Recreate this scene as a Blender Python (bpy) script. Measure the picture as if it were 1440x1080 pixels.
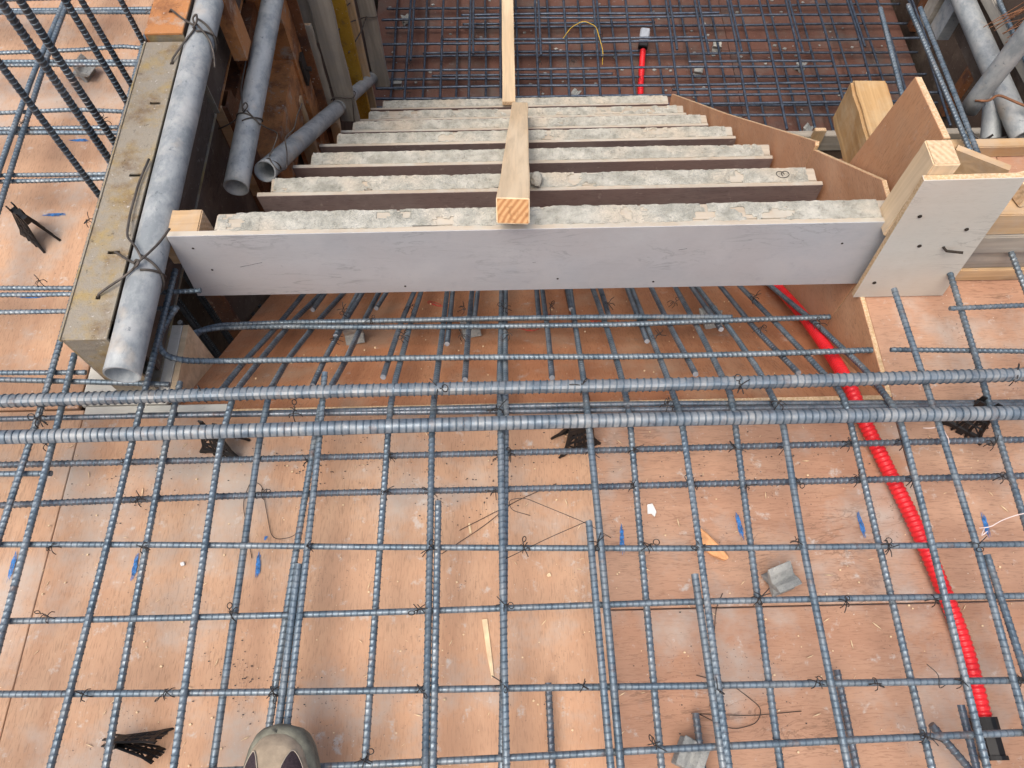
import bpy, bmesh, math, random
import numpy as np
from mathutils import Vector, Matrix, noise

for o in list(bpy.data.objects):
    bpy.data.objects.remove(o)
scene = bpy.context.scene
COL = scene.collection
R = math.radians
rnd = random.Random(7)

# ------------------------------------------------------------ camera
cam_d = bpy.data.cameras.new('camera')
cam = bpy.data.objects.new('camera', cam_d)
COL.objects.link(cam)
cam.location = (0, 0, 1.25)
cam.rotation_mode = 'QUATERNION'
cam.rotation_quaternion = (Matrix.Rotation(R(-.565), 3, 'Z') @ Matrix.Rotation(R(90 - 63.64), 3, 'X')
                           @ Matrix.Rotation(R(-.72), 3, 'Z')).to_quaternion()
cam_d.sensor_width = 36
cam_d.lens = 26.0
cam_d.clip_start = .02
cam_d.clip_end = 500
scene.camera = cam

# ------------------------------------------------------------ daylight: bright cloudy sky, very soft sun
SUN_EL, SUN_AZ = 68, 218          # azimuth clockwise from +Y
world = bpy.data.worlds.new('World')
scene.world = world
world.use_nodes = True
wn, wl = world.node_tree.nodes, world.node_tree.links
wn.clear()
sky = wn.new('ShaderNodeTexSky')
sky.sky_type = 'NISHITA'
sky.sun_disc = False
sky.sun_elevation = R(SUN_EL)
sky.sun_rotation = R(SUN_AZ)
sky.air_density = .9
sky.dust_density = 6.0
sky.ozone_density = 1.0
bg = wn.new('ShaderNodeBackground')
bg.inputs['Strength'].default_value = .15
wo = wn.new('ShaderNodeOutputWorld')
wl.new(sky.outputs[0], bg.inputs[0])
wl.new(bg.outputs[0], wo.inputs[0])
sun_d = bpy.data.lights.new('sun', 'SUN')
sun_d.energy = 1.5
sun_d.angle = R(48)
sun_d.color = (1, .965, .90)
sun = bpy.data.objects.new('sun', sun_d)
COL.objects.link(sun)
sd = Vector((math.sin(R(SUN_AZ)) * math.cos(R(SUN_EL)), math.cos(R(SUN_AZ)) * math.cos(R(SUN_EL)), math.sin(R(SUN_EL))))
sun.rotation_euler = sd.to_track_quat('Z', 'Y').to_euler()
vs = scene.view_settings
vs.view_transform = 'Standard'
vs.look = 'None'
vs.exposure = .4
vs.gamma = 1
vs.use_curve_mapping = False
scene.render.engine = 'CYCLES'

# ------------------------------------------------------------ materials
class NT:
    def __init__(s, name):
        s.m = bpy.data.materials.new(name)
        s.m.use_nodes = True
        s.t = s.m.node_tree
        s.b = s.t.nodes['Principled BSDF']
        tc = s.t.nodes.new('ShaderNodeTexCoord')
        oi = s.t.nodes.new('ShaderNodeObjectInfo')
        s.rand = oi.outputs['Random']
        mul = s.n('ShaderNodeVectorMath', operation='MULTIPLY')
        s.l(s.rand, mul.inputs[0])
        mul.inputs[1].default_value = (37, 53, 71)
        add = s.n('ShaderNodeVectorMath', operation='ADD')
        s.l(tc.outputs['Object'], add.inputs[0])
        s.l(mul.outputs[0], add.inputs[1])
        s.co = add.outputs[0]
        s.plain = tc.outputs['Object']
    def n(s, typ, **k):
        x = s.t.nodes.new(typ)
        for a, v in k.items():
            setattr(x, a, v)
        return x
    def l(s, a, b):
        s.t.links.new(a, b)
    def noise(s, scale, detail=4, rough=.55, stretch=(1, 1, 1), dist=0):
        mp = s.n('ShaderNodeMapping')
        mp.inputs['Scale'].default_value = stretch
        s.l(s.co, mp.inputs[0])
        x = s.n('ShaderNodeTexNoise')
        x.inputs['Scale'].default_value = scale
        x.inputs['Detail'].default_value = detail
        x.inputs['Roughness'].default_value = rough
        x.inputs['Distortion'].default_value = dist
        s.l(mp.outputs[0], x.inputs['Vector'])
        return x.outputs['Fac']
    def ramp(s, fac, *stops):
        x = s.n('ShaderNodeValToRGB')
        e = x.color_ramp.elements
        while len(e) < len(stops):
            e.new(.5)
        for i, (p, c) in enumerate(stops):
            e[i].position = p
            e[i].color = (c, c, c, 1) if isinstance(c, (int, float)) else (*c, 1)
        s.l(fac, x.inputs[0])
        return x.outputs[0]
    def mix(s, fac, a, b, blend='MIX'):
        x = s.n('ShaderNodeMix', data_type='RGBA', blend_type=blend)
        for sock, v in ((x.inputs[0], fac), (x.inputs[6], a), (x.inputs[7], b)):
            if isinstance(v, (int, float)):
                sock.default_value = v if sock == x.inputs[0] else (v, v, v, 1)
            elif isinstance(v, tuple):
                sock.default_value = (*v, 1)
            else:
                s.l(v, sock)
        return x.outputs[2]
    def bump(s, h, strength=.3, dist=.002, prev=None):
        x = s.n('ShaderNodeBump')
        x.inputs['Strength'].default_value = strength
        x.inputs['Distance'].default_value = dist
        s.l(h, x.inputs['Height'])
        if prev is not None:
            s.l(prev, x.inputs['Normal'])
        return x.outputs[0]
    def done(s, col, rough=.7, metal=0.0, normal=None, spec=.5):
        for k, v in (('Base Color', col), ('Roughness', rough), ('Metallic', metal)):
            if isinstance(v, (int, float)):
                s.b.inputs[k].default_value = v
            elif isinstance(v, tuple):
                s.b.inputs[k].default_value = (*v, 1)
            else:
                s.l(v, s.b.inputs[k])
        s.b.inputs['Specular IOR Level'].default_value = spec
        if normal is not None:
            s.l(normal, s.b.inputs['Normal'])
        return s.m

def mat_ply(name, c1, c2, stain, amount=.5, axis='y', specks=True, rough=.72, dust=(.52, .47, .42), cracks=0.0, pore=.5):
    t = NT(name)
    st = (1, .14, 1) if axis == 'y' else (.14, 1, 1) if axis == 'x' else (1, 1, .14)
    st2 = (1, .22, 1) if axis == 'y' else (.22, 1, 1) if axis == 'x' else (1, 1, .22)
    g = t.noise(430, 3, .6, st, .4)
    fig = t.noise(9, 4, .65, st2, 1.2)
    col = t.mix(t.ramp(fig, (.35, 0), (.68, 1)), c1, c2)
    col = t.mix(t.ramp(g, (.34, pore), (.49, 0)), col, tuple(v * .52 for v in c2))
    hue = t.noise(2.4, 3, .5)
    col = t.mix(t.ramp(hue, (.4, 0), (.7, .45)), col, tuple(v * w for v, w in zip(c1, (1.12, .9, .78))))
    s1 = t.ramp(t.noise(5.5, 6, .65), (.5, 0), (.68, amount))
    col = t.mix(s1, col, stain)
    s2 = t.ramp(t.noise(38, 5, .7), (.60, 0), (.72, amount * .8))
    col = t.mix(s2, col, dust)
    if cracks:
        cr = t.noise(26, 5, .62, (.25, 1, 1) if axis == 'x' else (1, .25, 1), 1.6)
        band = t.ramp(cr, (.475, 0), (.495, 1), (.505, 1), (.525, 0))
        gate = t.ramp(t.noise(6, 2), (.5, 0), (.62, cracks))
        col = t.mix(t.mix(band, 0.0, gate), col, tuple(v * .35 for v in c2))
    if specks:
        sp = t.ramp(t.noise(260, 2, .5), (.66, 0), (.73, .8))
        gate = t.ramp(t.noise(8, 3), (.48, .06), (.62, 1))
        col = t.mix(t.mix(sp, 0.0, gate), col, (.07, .05, .045))
        sp2 = t.ramp(t.noise(170, 2, .5), (.74, 0), (.78, .85))
        col = t.mix(sp2, col, (.62, .55, .45))
    jit = t.n('ShaderNodeMapRange')
    jit.inputs['To Min'].default_value = .9
    jit.inputs['To Max'].default_value = 1.08
    t.l(t.rand, jit.inputs[0])
    col = t.mix(1.0, col, jit.outputs[0], 'MULTIPLY')
    nb = t.bump(g, .25, .0008)
    nb = t.bump(t.noise(60, 4), .12, .002, nb)
    rg = t.ramp(t.noise(14, 4), (.3, rough - .12), (.7, rough + .12))
    return t.done(col, rg, 0, nb, .35)

def mat_wood(name, c1, c2, dirt=(.3, .27, .23), dirty=.25, rough=.75, saw=.25):
    """local X is the grain direction"""
    t = NT(name)
    g = t.noise(60, 6, .6, (.05, 1, 1), .6)
    big = t.noise(11, 3, .5, (.10, 1, 1), 1.6)
    col = t.mix(t.ramp(big, (.38, 0), (.62, 1)), c1, c2)
    col = t.mix(t.ramp(g, (.35, .5), (.6, 0)), col, tuple(v * .6 for v in c2))
    kn = t.ramp(t.noise(9, 2, .4, (.5, 1, 1)), (.74, 0), (.8, .7))
    col = t.mix(kn, col, tuple(v * .35 for v in c2))
    d = t.ramp(t.noise(16, 6, .68), (.45, 0), (.72, dirty))
    col = t.mix(d, col, dirt)
    nb = t.bump(g, saw, .0012)
    return t.done(col, rough, 0, nb, .3)

def mat_endgrain(name, c1, c2):
    t = NT(name)
    w = t.n('ShaderNodeTexWave', wave_type='RINGS', rings_direction='X')
    mp = t.n('ShaderNodeMapping')
    mp.inputs['Location'].default_value = (0, .16, .11)
    t.l(t.plain, mp.inputs[0])
    w.inputs['Scale'].default_value = 34
    w.inputs['Distortion'].default_value = 2.0
    t.l(mp.outputs[0], w.inputs[0])
    col = t.mix(w.outputs['Fac'], c1, c2)
    col = t.mix(t.ramp(t.noise(150, 4), (.5, 0), (.7, .5)), col, tuple(v * .5 for v in c2))
    return t.done(col, .85, 0, t.bump(t.noise(300, 4), .4, .001), .2)

def mat_ply_edge(name, c1, c2):
    t = NT(name)
    g = t.noise(260, 3, .6)
    col = t.mix(t.ramp(g, (.4, 0), (.6, 1)), c1, c2)
    col = t.mix(t.ramp(t.noise(22, 5, .7), (.5, 0), (.7, .5)), col, tuple(v * .55 for v in c2))
    return t.done(col, .8, 0, t.bump(g, .4, .001), .2)

def mat_mortar(name, c1=(.30, .295, .25), c2=(.53, .515, .45), warm=(.56, .46, .34)):
    t = NT(name)
    col = t.mix(t.ramp(t.noise(28, 6, .7), (.35, 0), (.65, 1)), c1, c2)
    col = t.mix(t.ramp(t.noise(7, 4), (.52, 0), (.7, .6)), col, warm)
    col = t.mix(t.ramp(t.noise(75, 6, .75), (.55, 0), (.70, .7)), col, tuple(v * .55 for v in c1))
    nb = t.bump(t.noise(90, 6, .75), 1.0, .005)
    nb = t.bump(t.noise(400, 3, .6), .4, .001, nb)
    return t.done(col, .95, 0, nb, .15)

def mat_rebar(name, c1, c2, rust=.12, dust=0.0, metal=.55, rough=.45):
    t = NT(name)
    col = t.mix(t.ramp(t.noise(45, 5, .65), (.35, 0), (.65, 1)), c1, c2)
    rs = t.ramp(t.noise(30, 5, .7), (.58, 0), (.72, rust))
    col = t.mix(rs, col, (.16, .075, .04))
    met = metal
    if dust:
        du = t.ramp(t.noise(21, 6, .7), (.42, 0), (.68, dust))
        col = t.mix(du, col, (.44, .42, .38))
        mm = t.mix(du, metal, .05)
        met = mm
    rr = t.ramp(t.noise(80, 4), (.3, rough - .1), (.7, rough + .16))
    return t.done(col, rr, met, t.bump(t.noise(500, 3), .15, .0005), .5)

def mat_galv(name):
    t = NT(name)
    col = t.mix(t.ramp(t.noise(26, 6, .7, (.6, 1, 1)), (.40, 0), (.58, 1)), (.25, .275, .285), (.39, .41, .41))
    col = t.mix(t.ramp(t.noise(22, 6, .7), (.48, 0), (.70, .6)), col, (.52, .51, .48))
    col = t.mix(t.ramp(t.noise(9, 4, .6), (.6, 0), (.72, .5)), col, (.55, .44, .32))
    col = t.mix(t.ramp(t.noise(60, 5, .7), (.62, 0), (.7, .7)), col, (.10, .12, .14))
    return t.done(col, .62, .25, t.bump(t.noise(70, 6, .7), .35, .002), .4)

def mat_paint(name, paint, under, mortar, pm=.5, pu=.5, rough=.6):
    t = NT(name)
    col = t.mix(t.ramp(t.noise(12, 6, .65), (.5 - .2 * (pu - .5), 0), (.62, 1)), paint, under)
    col = t.mix(t.ramp(t.noise(17, 6, .7), (.62 - .3 * pm, 0), (.74 - .25 * pm, 1)), col, mortar)
    col = t.mix(t.ramp(t.noise(120, 3), (.66, 0), (.72, .7)), col, (.55, .52, .47))
    col = t.mix(t.ramp(t.noise(70, 5, .7), (.62, 0), (.7, .7)), col, tuple(v * .3 for v in under))
    return t.done(col, rough, .1, t.bump(t.noise(50, 6, .75), .9, .004), .4)

def mat_plain(name, c, rough=.5, var=.25, metal=0.0, scale=40, bump=.1):
    t = NT(name)
    col = t.mix(t.ramp(t.noise(scale, 5, .6), (.35, 0), (.65, 1)), tuple(v * (1 - var) for v in c), tuple(min(1, v * (1 + var)) for v in c))
    return t.done(col, rough, metal, t.bump(t.noise(scale * 6, 4), bump, .001), .45)

M = {}
M['deck'] = mat_ply('deck plywood', (.52, .335, .215), (.40, .235, .145), (.43, .355, .295), 1.0, 'y')
M['deck_x'] = mat_ply('deck plywood cross grain', (.46, .285, .19), (.355, .20, .13), (.42, .345, .29), 1.0, 'x', cracks=.45)
M['soffit'] = mat_ply('soffit plywood', (.48, .235, .12), (.35, .15, .075), (.46, .32, .215), .6, 'y', specks=True)
M['landing'] = mat_ply('dirty landing plywood with painted shade', (.155, .08, .06), (.115, .056, .043), (.13, .10, .085), .9, 'y', specks=True, dust=(.22, .18, .16))  # dirt, plus the dimness of the narrow well put into the base colour
M['brown'] = mat_ply('brown form plywood', (.58, .33, .19), (.47, .24, .125), (.55, .38, .26), .3, 'y')
M['brown_z'] = mat_ply('brown form plywood upright', (.60, .33, .175), (.48, .24, .12), (.55, .38, .25), .3, 'z')
M['grey_ply'] = mat_ply('grey coated plywood', (.49, .51, .525), (.445, .46, .475), (.54, .54, .535), .7, 'x', specks=False, rough=.6, dust=(.40, .40, .42), cracks=.35, pore=.12)
M['dull_ply'] = mat_ply('reddish grey plywood', (.20, .155, .145), (.15, .115, .11), (.26, .22, .2), .5, 'x', specks=False)
M['white_ply'] = mat_ply('pale coated plywood', (.60, .60, .54), (.54, .535, .475), (.63, .62, .565), .6, 'x', specks=False, rough=.65, dust=(.55, .48, .39), cracks=.35, pore=.15)
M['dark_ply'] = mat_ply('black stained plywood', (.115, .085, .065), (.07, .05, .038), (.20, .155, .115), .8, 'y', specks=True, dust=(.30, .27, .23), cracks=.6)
M['ply_edge'] = mat_ply_edge('plywood edge', (.66, .50, .32), (.52, .35, .19))
M['pine'] = mat_wood('fresh pine', (.78, .62, .42), (.72, .54, .34), (.62, .50, .36), .15)
M['pine_old'] = mat_wood('weathered timber', (.40, .36, .30), (.30, .265, .215), (.24, .235, .22), .7)
M['tan_timber'] = mat_wood('tan timber', (.60, .42, .24), (.48, .31, .16), (.45, .40, .34), .5)
M['rough_timber'] = mat_wood('rough sawn timber', (.52, .33, .15), (.36, .20, .08), (.5, .40, .26), .6, saw=.8)
M['crust_timber'] = mat_wood('mortar stained timber', (.49, .435, .35), (.46, .385, .295), (.45, .44, .385), .98)
M['pine_end'] = mat_endgrain('pine end grain', (.62, .36, .17), (.40, .19, .08))
M['pale_end'] = mat_endgrain('pale end grain', (.68, .50, .32), (.58, .40, .24))
M['mortar'] = mat_mortar('old mortar crust')
M['rebar'] = mat_rebar('rebar steel', (.10, .14, .172), (.18, .232, .275), .55, .32, metal=.6, rough=.46)
M['rebar_rib_shade'] = mat_rebar('painted shade on rebar ribs', (.06, .09, .118), (.125, .17, .21), .5, .2, metal=.5, rough=.5)  # darker steel colour stands in for shadow beside the ribs
M['rebar_dusty'] = mat_rebar('dusty rebar steel', (.13, .165, .20), (.225, .265, .30), .55, .65, metal=.5, rough=.5)
M['rebar_dull'] = mat_rebar('dull rebar steel', (.075, .092, .118), (.15, .172, .205), .25, .2, metal=.6, rough=.42)
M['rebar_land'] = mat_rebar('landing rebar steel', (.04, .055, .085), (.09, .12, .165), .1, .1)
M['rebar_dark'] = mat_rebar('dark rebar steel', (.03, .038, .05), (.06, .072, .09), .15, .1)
M['cut'] = mat_plain('sawn bar end', (.30, .31, .33), .55, .25, .4)
M['galv'] = mat_galv('galvanised scaffold pipe')
M['form_steel'] = mat_paint('mortar smeared yellow steel', (.34, .25, .11), (.17, .115, .07), (.285, .25, .195), .82, .8)
M['orange_steel'] = mat_paint('rusty orange steel', (.52, .225, .08), (.22, .09, .04), (.45, .36, .28), .26, .65)
M['dark_rust'] = mat_paint('dark rusty steel', (.19, .08, .035), (.09, .045, .03), (.25, .2, .16), .15, .5)
M['yellow_steel'] = mat_paint('yellow painted steel', (.46, .27, .03), (.36, .20, .02), (.2, .13, .06), .12, .4)
M['hole'] = mat_plain('dark steel', (.03, .022, .016), .9, .3)
M['wire'] = mat_plain('black annealed wire', (.05, .045, .042), .5, .3, .6)
M['thick_wire'] = mat_plain('grey brown annealed wire', (.10, .085, .072), .55, .3, .5)
M['rust_wire'] = mat_plain('rusty wire', (.22, .10, .05), .75, .35, .2)
M['black'] = mat_plain('black plastic', (.006, .006, .0065), .55, .3)
M['red'] = mat_plain('red corrugated plastic', (.70, .018, .025), .35, .12)
M['grey_plastic'] = mat_plain('grey plastic', (.30, .33, .37), .45, .12)
M['blue'] = mat_plain('blue chalk paint', (.04, .16, .40), .85, .5, scale=160)
M['redmark'] = mat_plain('red crayon', (.52, .06, .05), .8, .3)
M['ink'] = mat_plain('black ink', (.03, .03, .03), .7, .2)
M['block'] = mat_mortar('mortar block', (.26, .27, .26), (.40, .41, .39), (.42, .40, .36))
M['brick'] = mat_plain('orange wood chip', (.72, .36, .16), .85, .25)
M['white'] = mat_plain('white scrap', (.78, .77, .74), .8, .08)
M['chip'] = mat_plain('pale wood sliver', (.72, .55, .34), .8, .15)
M['yellow_string'] = mat_plain('yellow cord', (.62, .40, .04), .7, .15)
M['pink_string'] = mat_plain('pale pink cord', (.72, .60, .56), .8, .1)
M['suede'] = mat_plain('tan suede', (.36, .285, .20), .95, .28, scale=30, bump=.5)
M['rubber'] = mat_plain('grey green rubber', (.17, .165, .125), .85, .3, scale=60, bump=.4)
M['patch'] = mat_plain('dark purple mesh', (.045, .03, .035), .9, .3, scale=300, bump=.6)
M['stitch'] = mat_plain('pale stitching', (.42, .36, .28), .9, .1)
M['ground'] = mat_plain('bare concrete ground', (.22, .21, .2), .9, .2, scale=3)

# bars: diameter and centre line in metres
BARS = {
    'deck_long': [
        (0.0112, [(-0.807, 1.471, 0.102), (-0.803, 0.993, 0.102), (-0.801, 0.738, 0.102), (-0.799, 0.545, 0.102), (-0.806, 0.313, 0.102), (-0.832, -0.55, 0.102)]),
        (0.0112, [(-0.772, 0.648, 0.102), (-0.766, 0.476, 0.102), (-0.761, 0.156, 0.102), (-0.751, -0.55, 0.102)]),
        (0.0112, [(-0.622, 0.823, 0.102), (-0.63, 0.602, 0.102), (-0.634, 0.475, 0.102), (-0.645, -0.006, 0.102), (-0.658, -0.55, 0.102)]),
        (0.0112, [(-0.579, 0.596, 0.082), (-0.582, 0.485, 0.082), (-0.58, -0.008, 0.082), (-0.577, -0.55, 0.082)]),
        (0.0112, [(-0.473, 0.553, 0.102), (-0.481, 0.474, 0.102), (-0.475, -0.01, 0.102), (-0.468, -0.55, 0.102)]),
        (0.0112, [(-0.42, 0.561, 0.082), (-0.425, 0.49, 0.082), (-0.427, -0.011, 0.082), (-0.429, -0.55, 0.082)]),
        (0.0112, [(-0.321, 0.599, 0.102), (-0.318, 0.479, 0.102), (-0.319, 0.29, 0.102), (-0.322, 0.039, 0.102), (-0.328, -0.55, 0.102)]),
        (0.0112, [(-0.327, 0.545, 0.082), (-0.331, 0.481, 0.082), (-0.341, 0.287, 0.082), (-0.353, 0.04, 0.082), (-0.382, -0.55, 0.082)]),
        (0.0112, [(0.715, 0.747, 0.102), (0.72, 0.561, 0.102), (0.722, 0.472, 0.102), (0.724, 0.274, 0.102), (0.717, 0.035, 0.102), (0.702, -0.55, 0.102)]),
        (0.0112, [(0.844, 0.8, 0.082), (0.837, 0.597, 0.082), (0.829, 0.478, 0.082), (0.823, 0.313, 0.082), (0.794, -0.55, 0.082)]),
        (0.0112, [(0.958, 0.827, 0.102), (0.958, 0.759, 0.102), (0.97, -0.55, 0.102)]),
    ],
    'deck_lap': [
        (0.0112, [(-0.331, 0.266, 0.102), (-0.334, 0.039, 0.102), (-0.341, -0.55, 0.102)]),
        (0.0112, [(-0.119, 0.362, 0.102), (-0.115, -0.018, 0.102), (-0.109, -0.55, 0.102)]),
        (0.0112, [(0.124, 0.323, 0.102), (0.13, -0.023, 0.102), (0.139, -0.55, 0.102)]),
        (0.0112, [(0.28, 0.237, 0.102), (0.283, -0.026, 0.102), (0.288, -0.55, 0.102)]),
        (0.0112, [(0.734, 0.256, 0.102), (0.737, 0.089, 0.102), (0.751, -0.55, 0.102)]),
    ],
    'deck_bent': [
        (0.0112, [(-0.197, 1.709, -0.806), (-0.212, 0.994, -0.26), (-0.215, 0.842, -0.144), (-0.211, 0.612, 0.032), (-0.208, 0.529, 0.082), (-0.212, -0.016, 0.082), (-0.215, -0.55, 0.082)]),
        (0.0112, [(-0.164, 1.714, -0.809), (-0.145, 0.999, -0.264), (-0.139, 0.76, -0.081), (-0.136, 0.604, 0.038), (-0.133, 0.502, 0.102), (-0.125, -0.017, 0.102), (-0.116, -0.55, 0.102)]),
        (0.0112, [(-0.013, 1.712, -0.808), (-0.015, 0.997, -0.262), (-0.016, 0.607, 0.036), (-0.014, 0.504, 0.102), (-0.014, -0.02, 0.102), (-0.013, -0.55, 0.102)]),
        (0.0112, [(0.007, 1.711, -0.807), (-0.001, 0.996, -0.261), (-0.006, 0.554, 0.076), (-0.006, 0.528, 0.082), (-0.023, -0.02, 0.082), (-0.039, -0.55, 0.082)]),
        (0.0112, [(0.184, 1.716, -0.81), (0.157, 1, -0.265), (0.149, 0.819, -0.127), (0.139, 0.612, 0.031), (0.133, 0.5, 0.102), (0.137, 0.282, 0.102), (0.141, -0.023, 0.102), (0.148, -0.55, 0.102)]),
        (0.0112, [(0.208, 1.713, -0.809), (0.21, 0.998, -0.263), (0.21, 0.769, -0.088), (0.207, 0.615, 0.03), (0.206, 0.521, 0.082), (0.204, -0.025, 0.082), (0.203, -0.55, 0.082)]),
        (0.0112, [(0.334, 1.708, -0.805), (0.308, 0.993, -0.259), (0.299, 0.753, -0.076), (0.292, 0.616, 0.029), (0.289, 0.497, 0.102), (0.29, 0.235, 0.102), (0.291, -0.026, 0.102), (0.293, -0.55, 0.102)]),
        (0.0112, [(0.446, 1.711, -0.807), (0.412, 0.996, -0.261), (0.402, 0.773, -0.091), (0.392, 0.617, 0.028), (0.388, 0.546, 0.082), (0.371, -0.028, 0.082), (0.356, -0.55, 0.082)]),
        (0.0112, [(0.462, 1.709, -0.805), (0.468, 0.993, -0.259), (0.471, 0.758, -0.08), (0.468, 0.619, 0.026), (0.462, 0.499, 0.102), (0.454, 0.28, 0.102), (0.454, -0.029, 0.102), (0.454, -0.55, 0.102)]),
        (0.0112, [(0.55, 1.712, -0.807), (0.57, 0.996, -0.262), (0.575, 0.813, -0.122), (0.581, 0.619, 0.026), (0.584, 0.546, 0.082), (0.581, -0.032, 0.082), (0.579, -0.55, 0.082)]),
        (0.0112, [(0.597, 1.707, -0.804), (0.65, 0.992, -0.259), (0.662, 0.823, -0.129), (0.662, 0.616, 0.028), (0.656, 0.497, 0.102), (0.647, -0.034, 0.102), (0.638, -0.55, 0.102)]),
    ],
    'deck_low': [
        (0.0112, [(0.049, 0.092, 0.03), (0.05, -0.022, 0.03), (0.055, -0.4, 0.03)]),
        (0.0112, [(0.273, 0.045, 0.03), (0.274, -0.027, 0.03), (0.278, -0.4, 0.03)]),
        (0.0112, [(0.498, 0.101, 0.03), (0.499, -0.032, 0.03), (0.503, -0.4, 0.03)]),
        (0.0112, [(0.647, 0.046, 0.072), (0.646, -0.034, 0.072), (0.641, -0.35, 0.072)]),
    ],
    'deck_skew': [
        (0.0112, [(0.607, 0.022, 0.06), (0.651, -0.035, 0.05), (0.688, -0.099, 0.05)]),
    ],
    'left_long': [
        (0.0112, [(-1.027, 1.755, 0.102), (-1.022, 1.573, 0.102), (-1.028, 1.363, 0.102), (-1.024, 1.077, 0.102), (-1.018, 0.55, 0.102)]),
        (0.0112, [(-1.013, 1.755, 0.102), (-1.015, 1.598, 0.102), (-1.015, 1.392, 0.102), (-0.999, 1.003, 0.102), (-0.982, 0.6, 0.102)]),
    ],
    'stair_long': [
        (0.0112, [(-0.479, 1.703, -0.801), (-0.503, 0.988, -0.255), (-0.508, 0.826, -0.132), (-0.518, 0.705, -0.039), (-0.52, 0.612, 0.032), (-0.52, 0.582, 0.054)]),
        (0.0112, [(-0.361, 1.705, -0.803), (-0.458, 0.994, -0.26), (-0.476, 0.861, -0.158), (-0.488, 0.688, -0.026), (-0.492, 0.611, 0.033), (-0.492, 0.581, 0.055)]),
        (0.0112, [(-0.416, 1.708, -0.805), (-0.446, 0.993, -0.259), (-0.449, 0.92, -0.203)]),
        (0.0112, [(-0.293, 1.705, -0.803), (-0.403, 0.995, -0.261), (-0.421, 0.879, -0.172), (-0.439, 0.707, -0.041), (-0.437, 0.611, 0.032), (-0.437, 0.584, 0.053)]),
        (0.0112, [(-0.374, 1.709, -0.805), (-0.365, 0.993, -0.259), (-0.362, 0.791, -0.105)]),
        (0.0112, [(-0.32, 1.708, -0.805), (-0.356, 0.993, -0.259), (-0.362, 0.873, -0.168), (-0.364, 0.709, -0.043), (-0.36, 0.61, 0.033)]),
        (0.0112, [(-0.293, 1.706, -0.803), (-0.316, 0.991, -0.258), (-0.321, 0.837, -0.14), (-0.32, 0.697, -0.033), (-0.325, 0.611, 0.032), (-0.325, 0.575, 0.06)]),
        (0.0112, [(-0.246, 1.704, -0.802), (-0.297, 0.99, -0.257), (-0.302, 0.924, -0.207)]),
        (0.0112, [(-0.199, 1.71, -0.806), (-0.227, 0.995, -0.26), (-0.232, 0.867, -0.163), (-0.233, 0.629, 0.018)]),
        (0.0112, [(-0.148, 1.714, -0.809), (-0.133, 0.998, -0.263), (-0.127, 0.751, -0.074)]),
        (0.0112, [(-0.086, 1.715, -0.81), (-0.083, 1, -0.264), (-0.081, 0.616, 0.028)]),
        (0.0112, [(-0.053, 1.715, -0.81), (-0.069, 0.999, -0.264), (-0.072, 0.86, -0.157)]),
        (0.0112, [(0.089, 1.712, -0.807), (0.075, 0.996, -0.262), (0.072, 0.863, -0.16)]),
        (0.0112, [(0.096, 1.711, -0.807), (0.089, 0.995, -0.261), (0.086, 0.775, -0.092), (0.08, 0.615, 0.03)]),
        (0.0112, [(0.163, 1.716, -0.811), (0.146, 1.001, -0.265), (0.144, 0.896, -0.185)]),
        (0.0112, [(0.239, 1.712, -0.808), (0.227, 0.997, -0.262), (0.225, 0.856, -0.155)]),
        (0.0112, [(0.326, 1.717, -0.811), (0.296, 1.002, -0.266), (0.284, 0.742, -0.067)]),
        (0.0112, [(0.373, 1.714, -0.809), (0.356, 0.999, -0.263), (0.35, 0.775, -0.093), (0.347, 0.619, 0.026)]),
        (0.0112, [(0.459, 1.718, -0.812), (0.454, 1.002, -0.266), (0.452, 0.786, -0.102)]),
        (0.0112, [(0.514, 1.714, -0.809), (0.524, 0.999, -0.263), (0.527, 0.796, -0.109), (0.539, 0.616, 0.029)]),
    ],
    'stair_cross': [
        (0.012, [(-0.671, 0.788, -0.087), (-0.657, 0.809, -0.103), (-0.615, 0.823, -0.114), (-0.478, 0.824, -0.114), (-0.355, 0.818, -0.11), (0.251, 0.804, -0.099), (0.69, 0.817, -0.109)]),
        (0.012, [(-0.659, 0.782, -0.082), (-0.654, 0.825, -0.115), (-0.624, 0.843, -0.129), (-0.487, 0.851, -0.135), (-0.362, 0.848, -0.133), (0.256, 0.832, -0.12), (0.484, 0.825, -0.115)]),
        (0.012, [(-0.607, 0.745, 0.095), (-0.627, 0.727, 0.08), (-0.643, 0.704, 0.065), (-0.648, 0.687, 0.055), (-0.634, 0.67, 0.045), (-0.604, 0.668, 0.03), (-0.557, 0.687, -0.01), (-0.432, 0.684, -0.008), (-0.321, 0.68, -0.004), (0.226, 0.673, 0.001), (0.711, 0.68, -0.004)]),
    ],
    'deck_cross': [
        (0.0094, [(-1.35, 0.326, 0.092), (-0.269, 0.292, 0.092), (0.268, 0.281, 0.092), (1.3, 0.267, 0.092)]),
        (0.0094, [(-0.768, 0.192, 0.092), (-0.261, 0.193, 0.092), (0.257, 0.196, 0.092), (1.3, 0.192, 0.092)]),
        (0.0094, [(-1.35, 0.102, 0.092), (-0.252, 0.082, 0.092), (0.243, 0.077, 0.092), (1.3, 0.077, 0.092)]),
        (0.0094, [(-1.35, -0.036, 0.092), (0.233, -0.002, 0.092), (1.3, 0.015, 0.092)]),
        (0.0094, [(-1.35, -0.13, 0.092), (1.3, -0.11, 0.092)]),
        (0.0094, [(-1.35, -0.27, 0.092), (1.3, -0.25, 0.092)]),
        (0.0094, [(-1.35, -0.42, 0.092), (1.3, -0.4, 0.092)]),
    ],
    'edge_cross': [
        (0.0112, [(-1.35, 0.448, 0.071), (-0.287, 0.454, 0.071), (0.305, 0.456, 0.071), (1.3, 0.455, 0.071)]),
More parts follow.
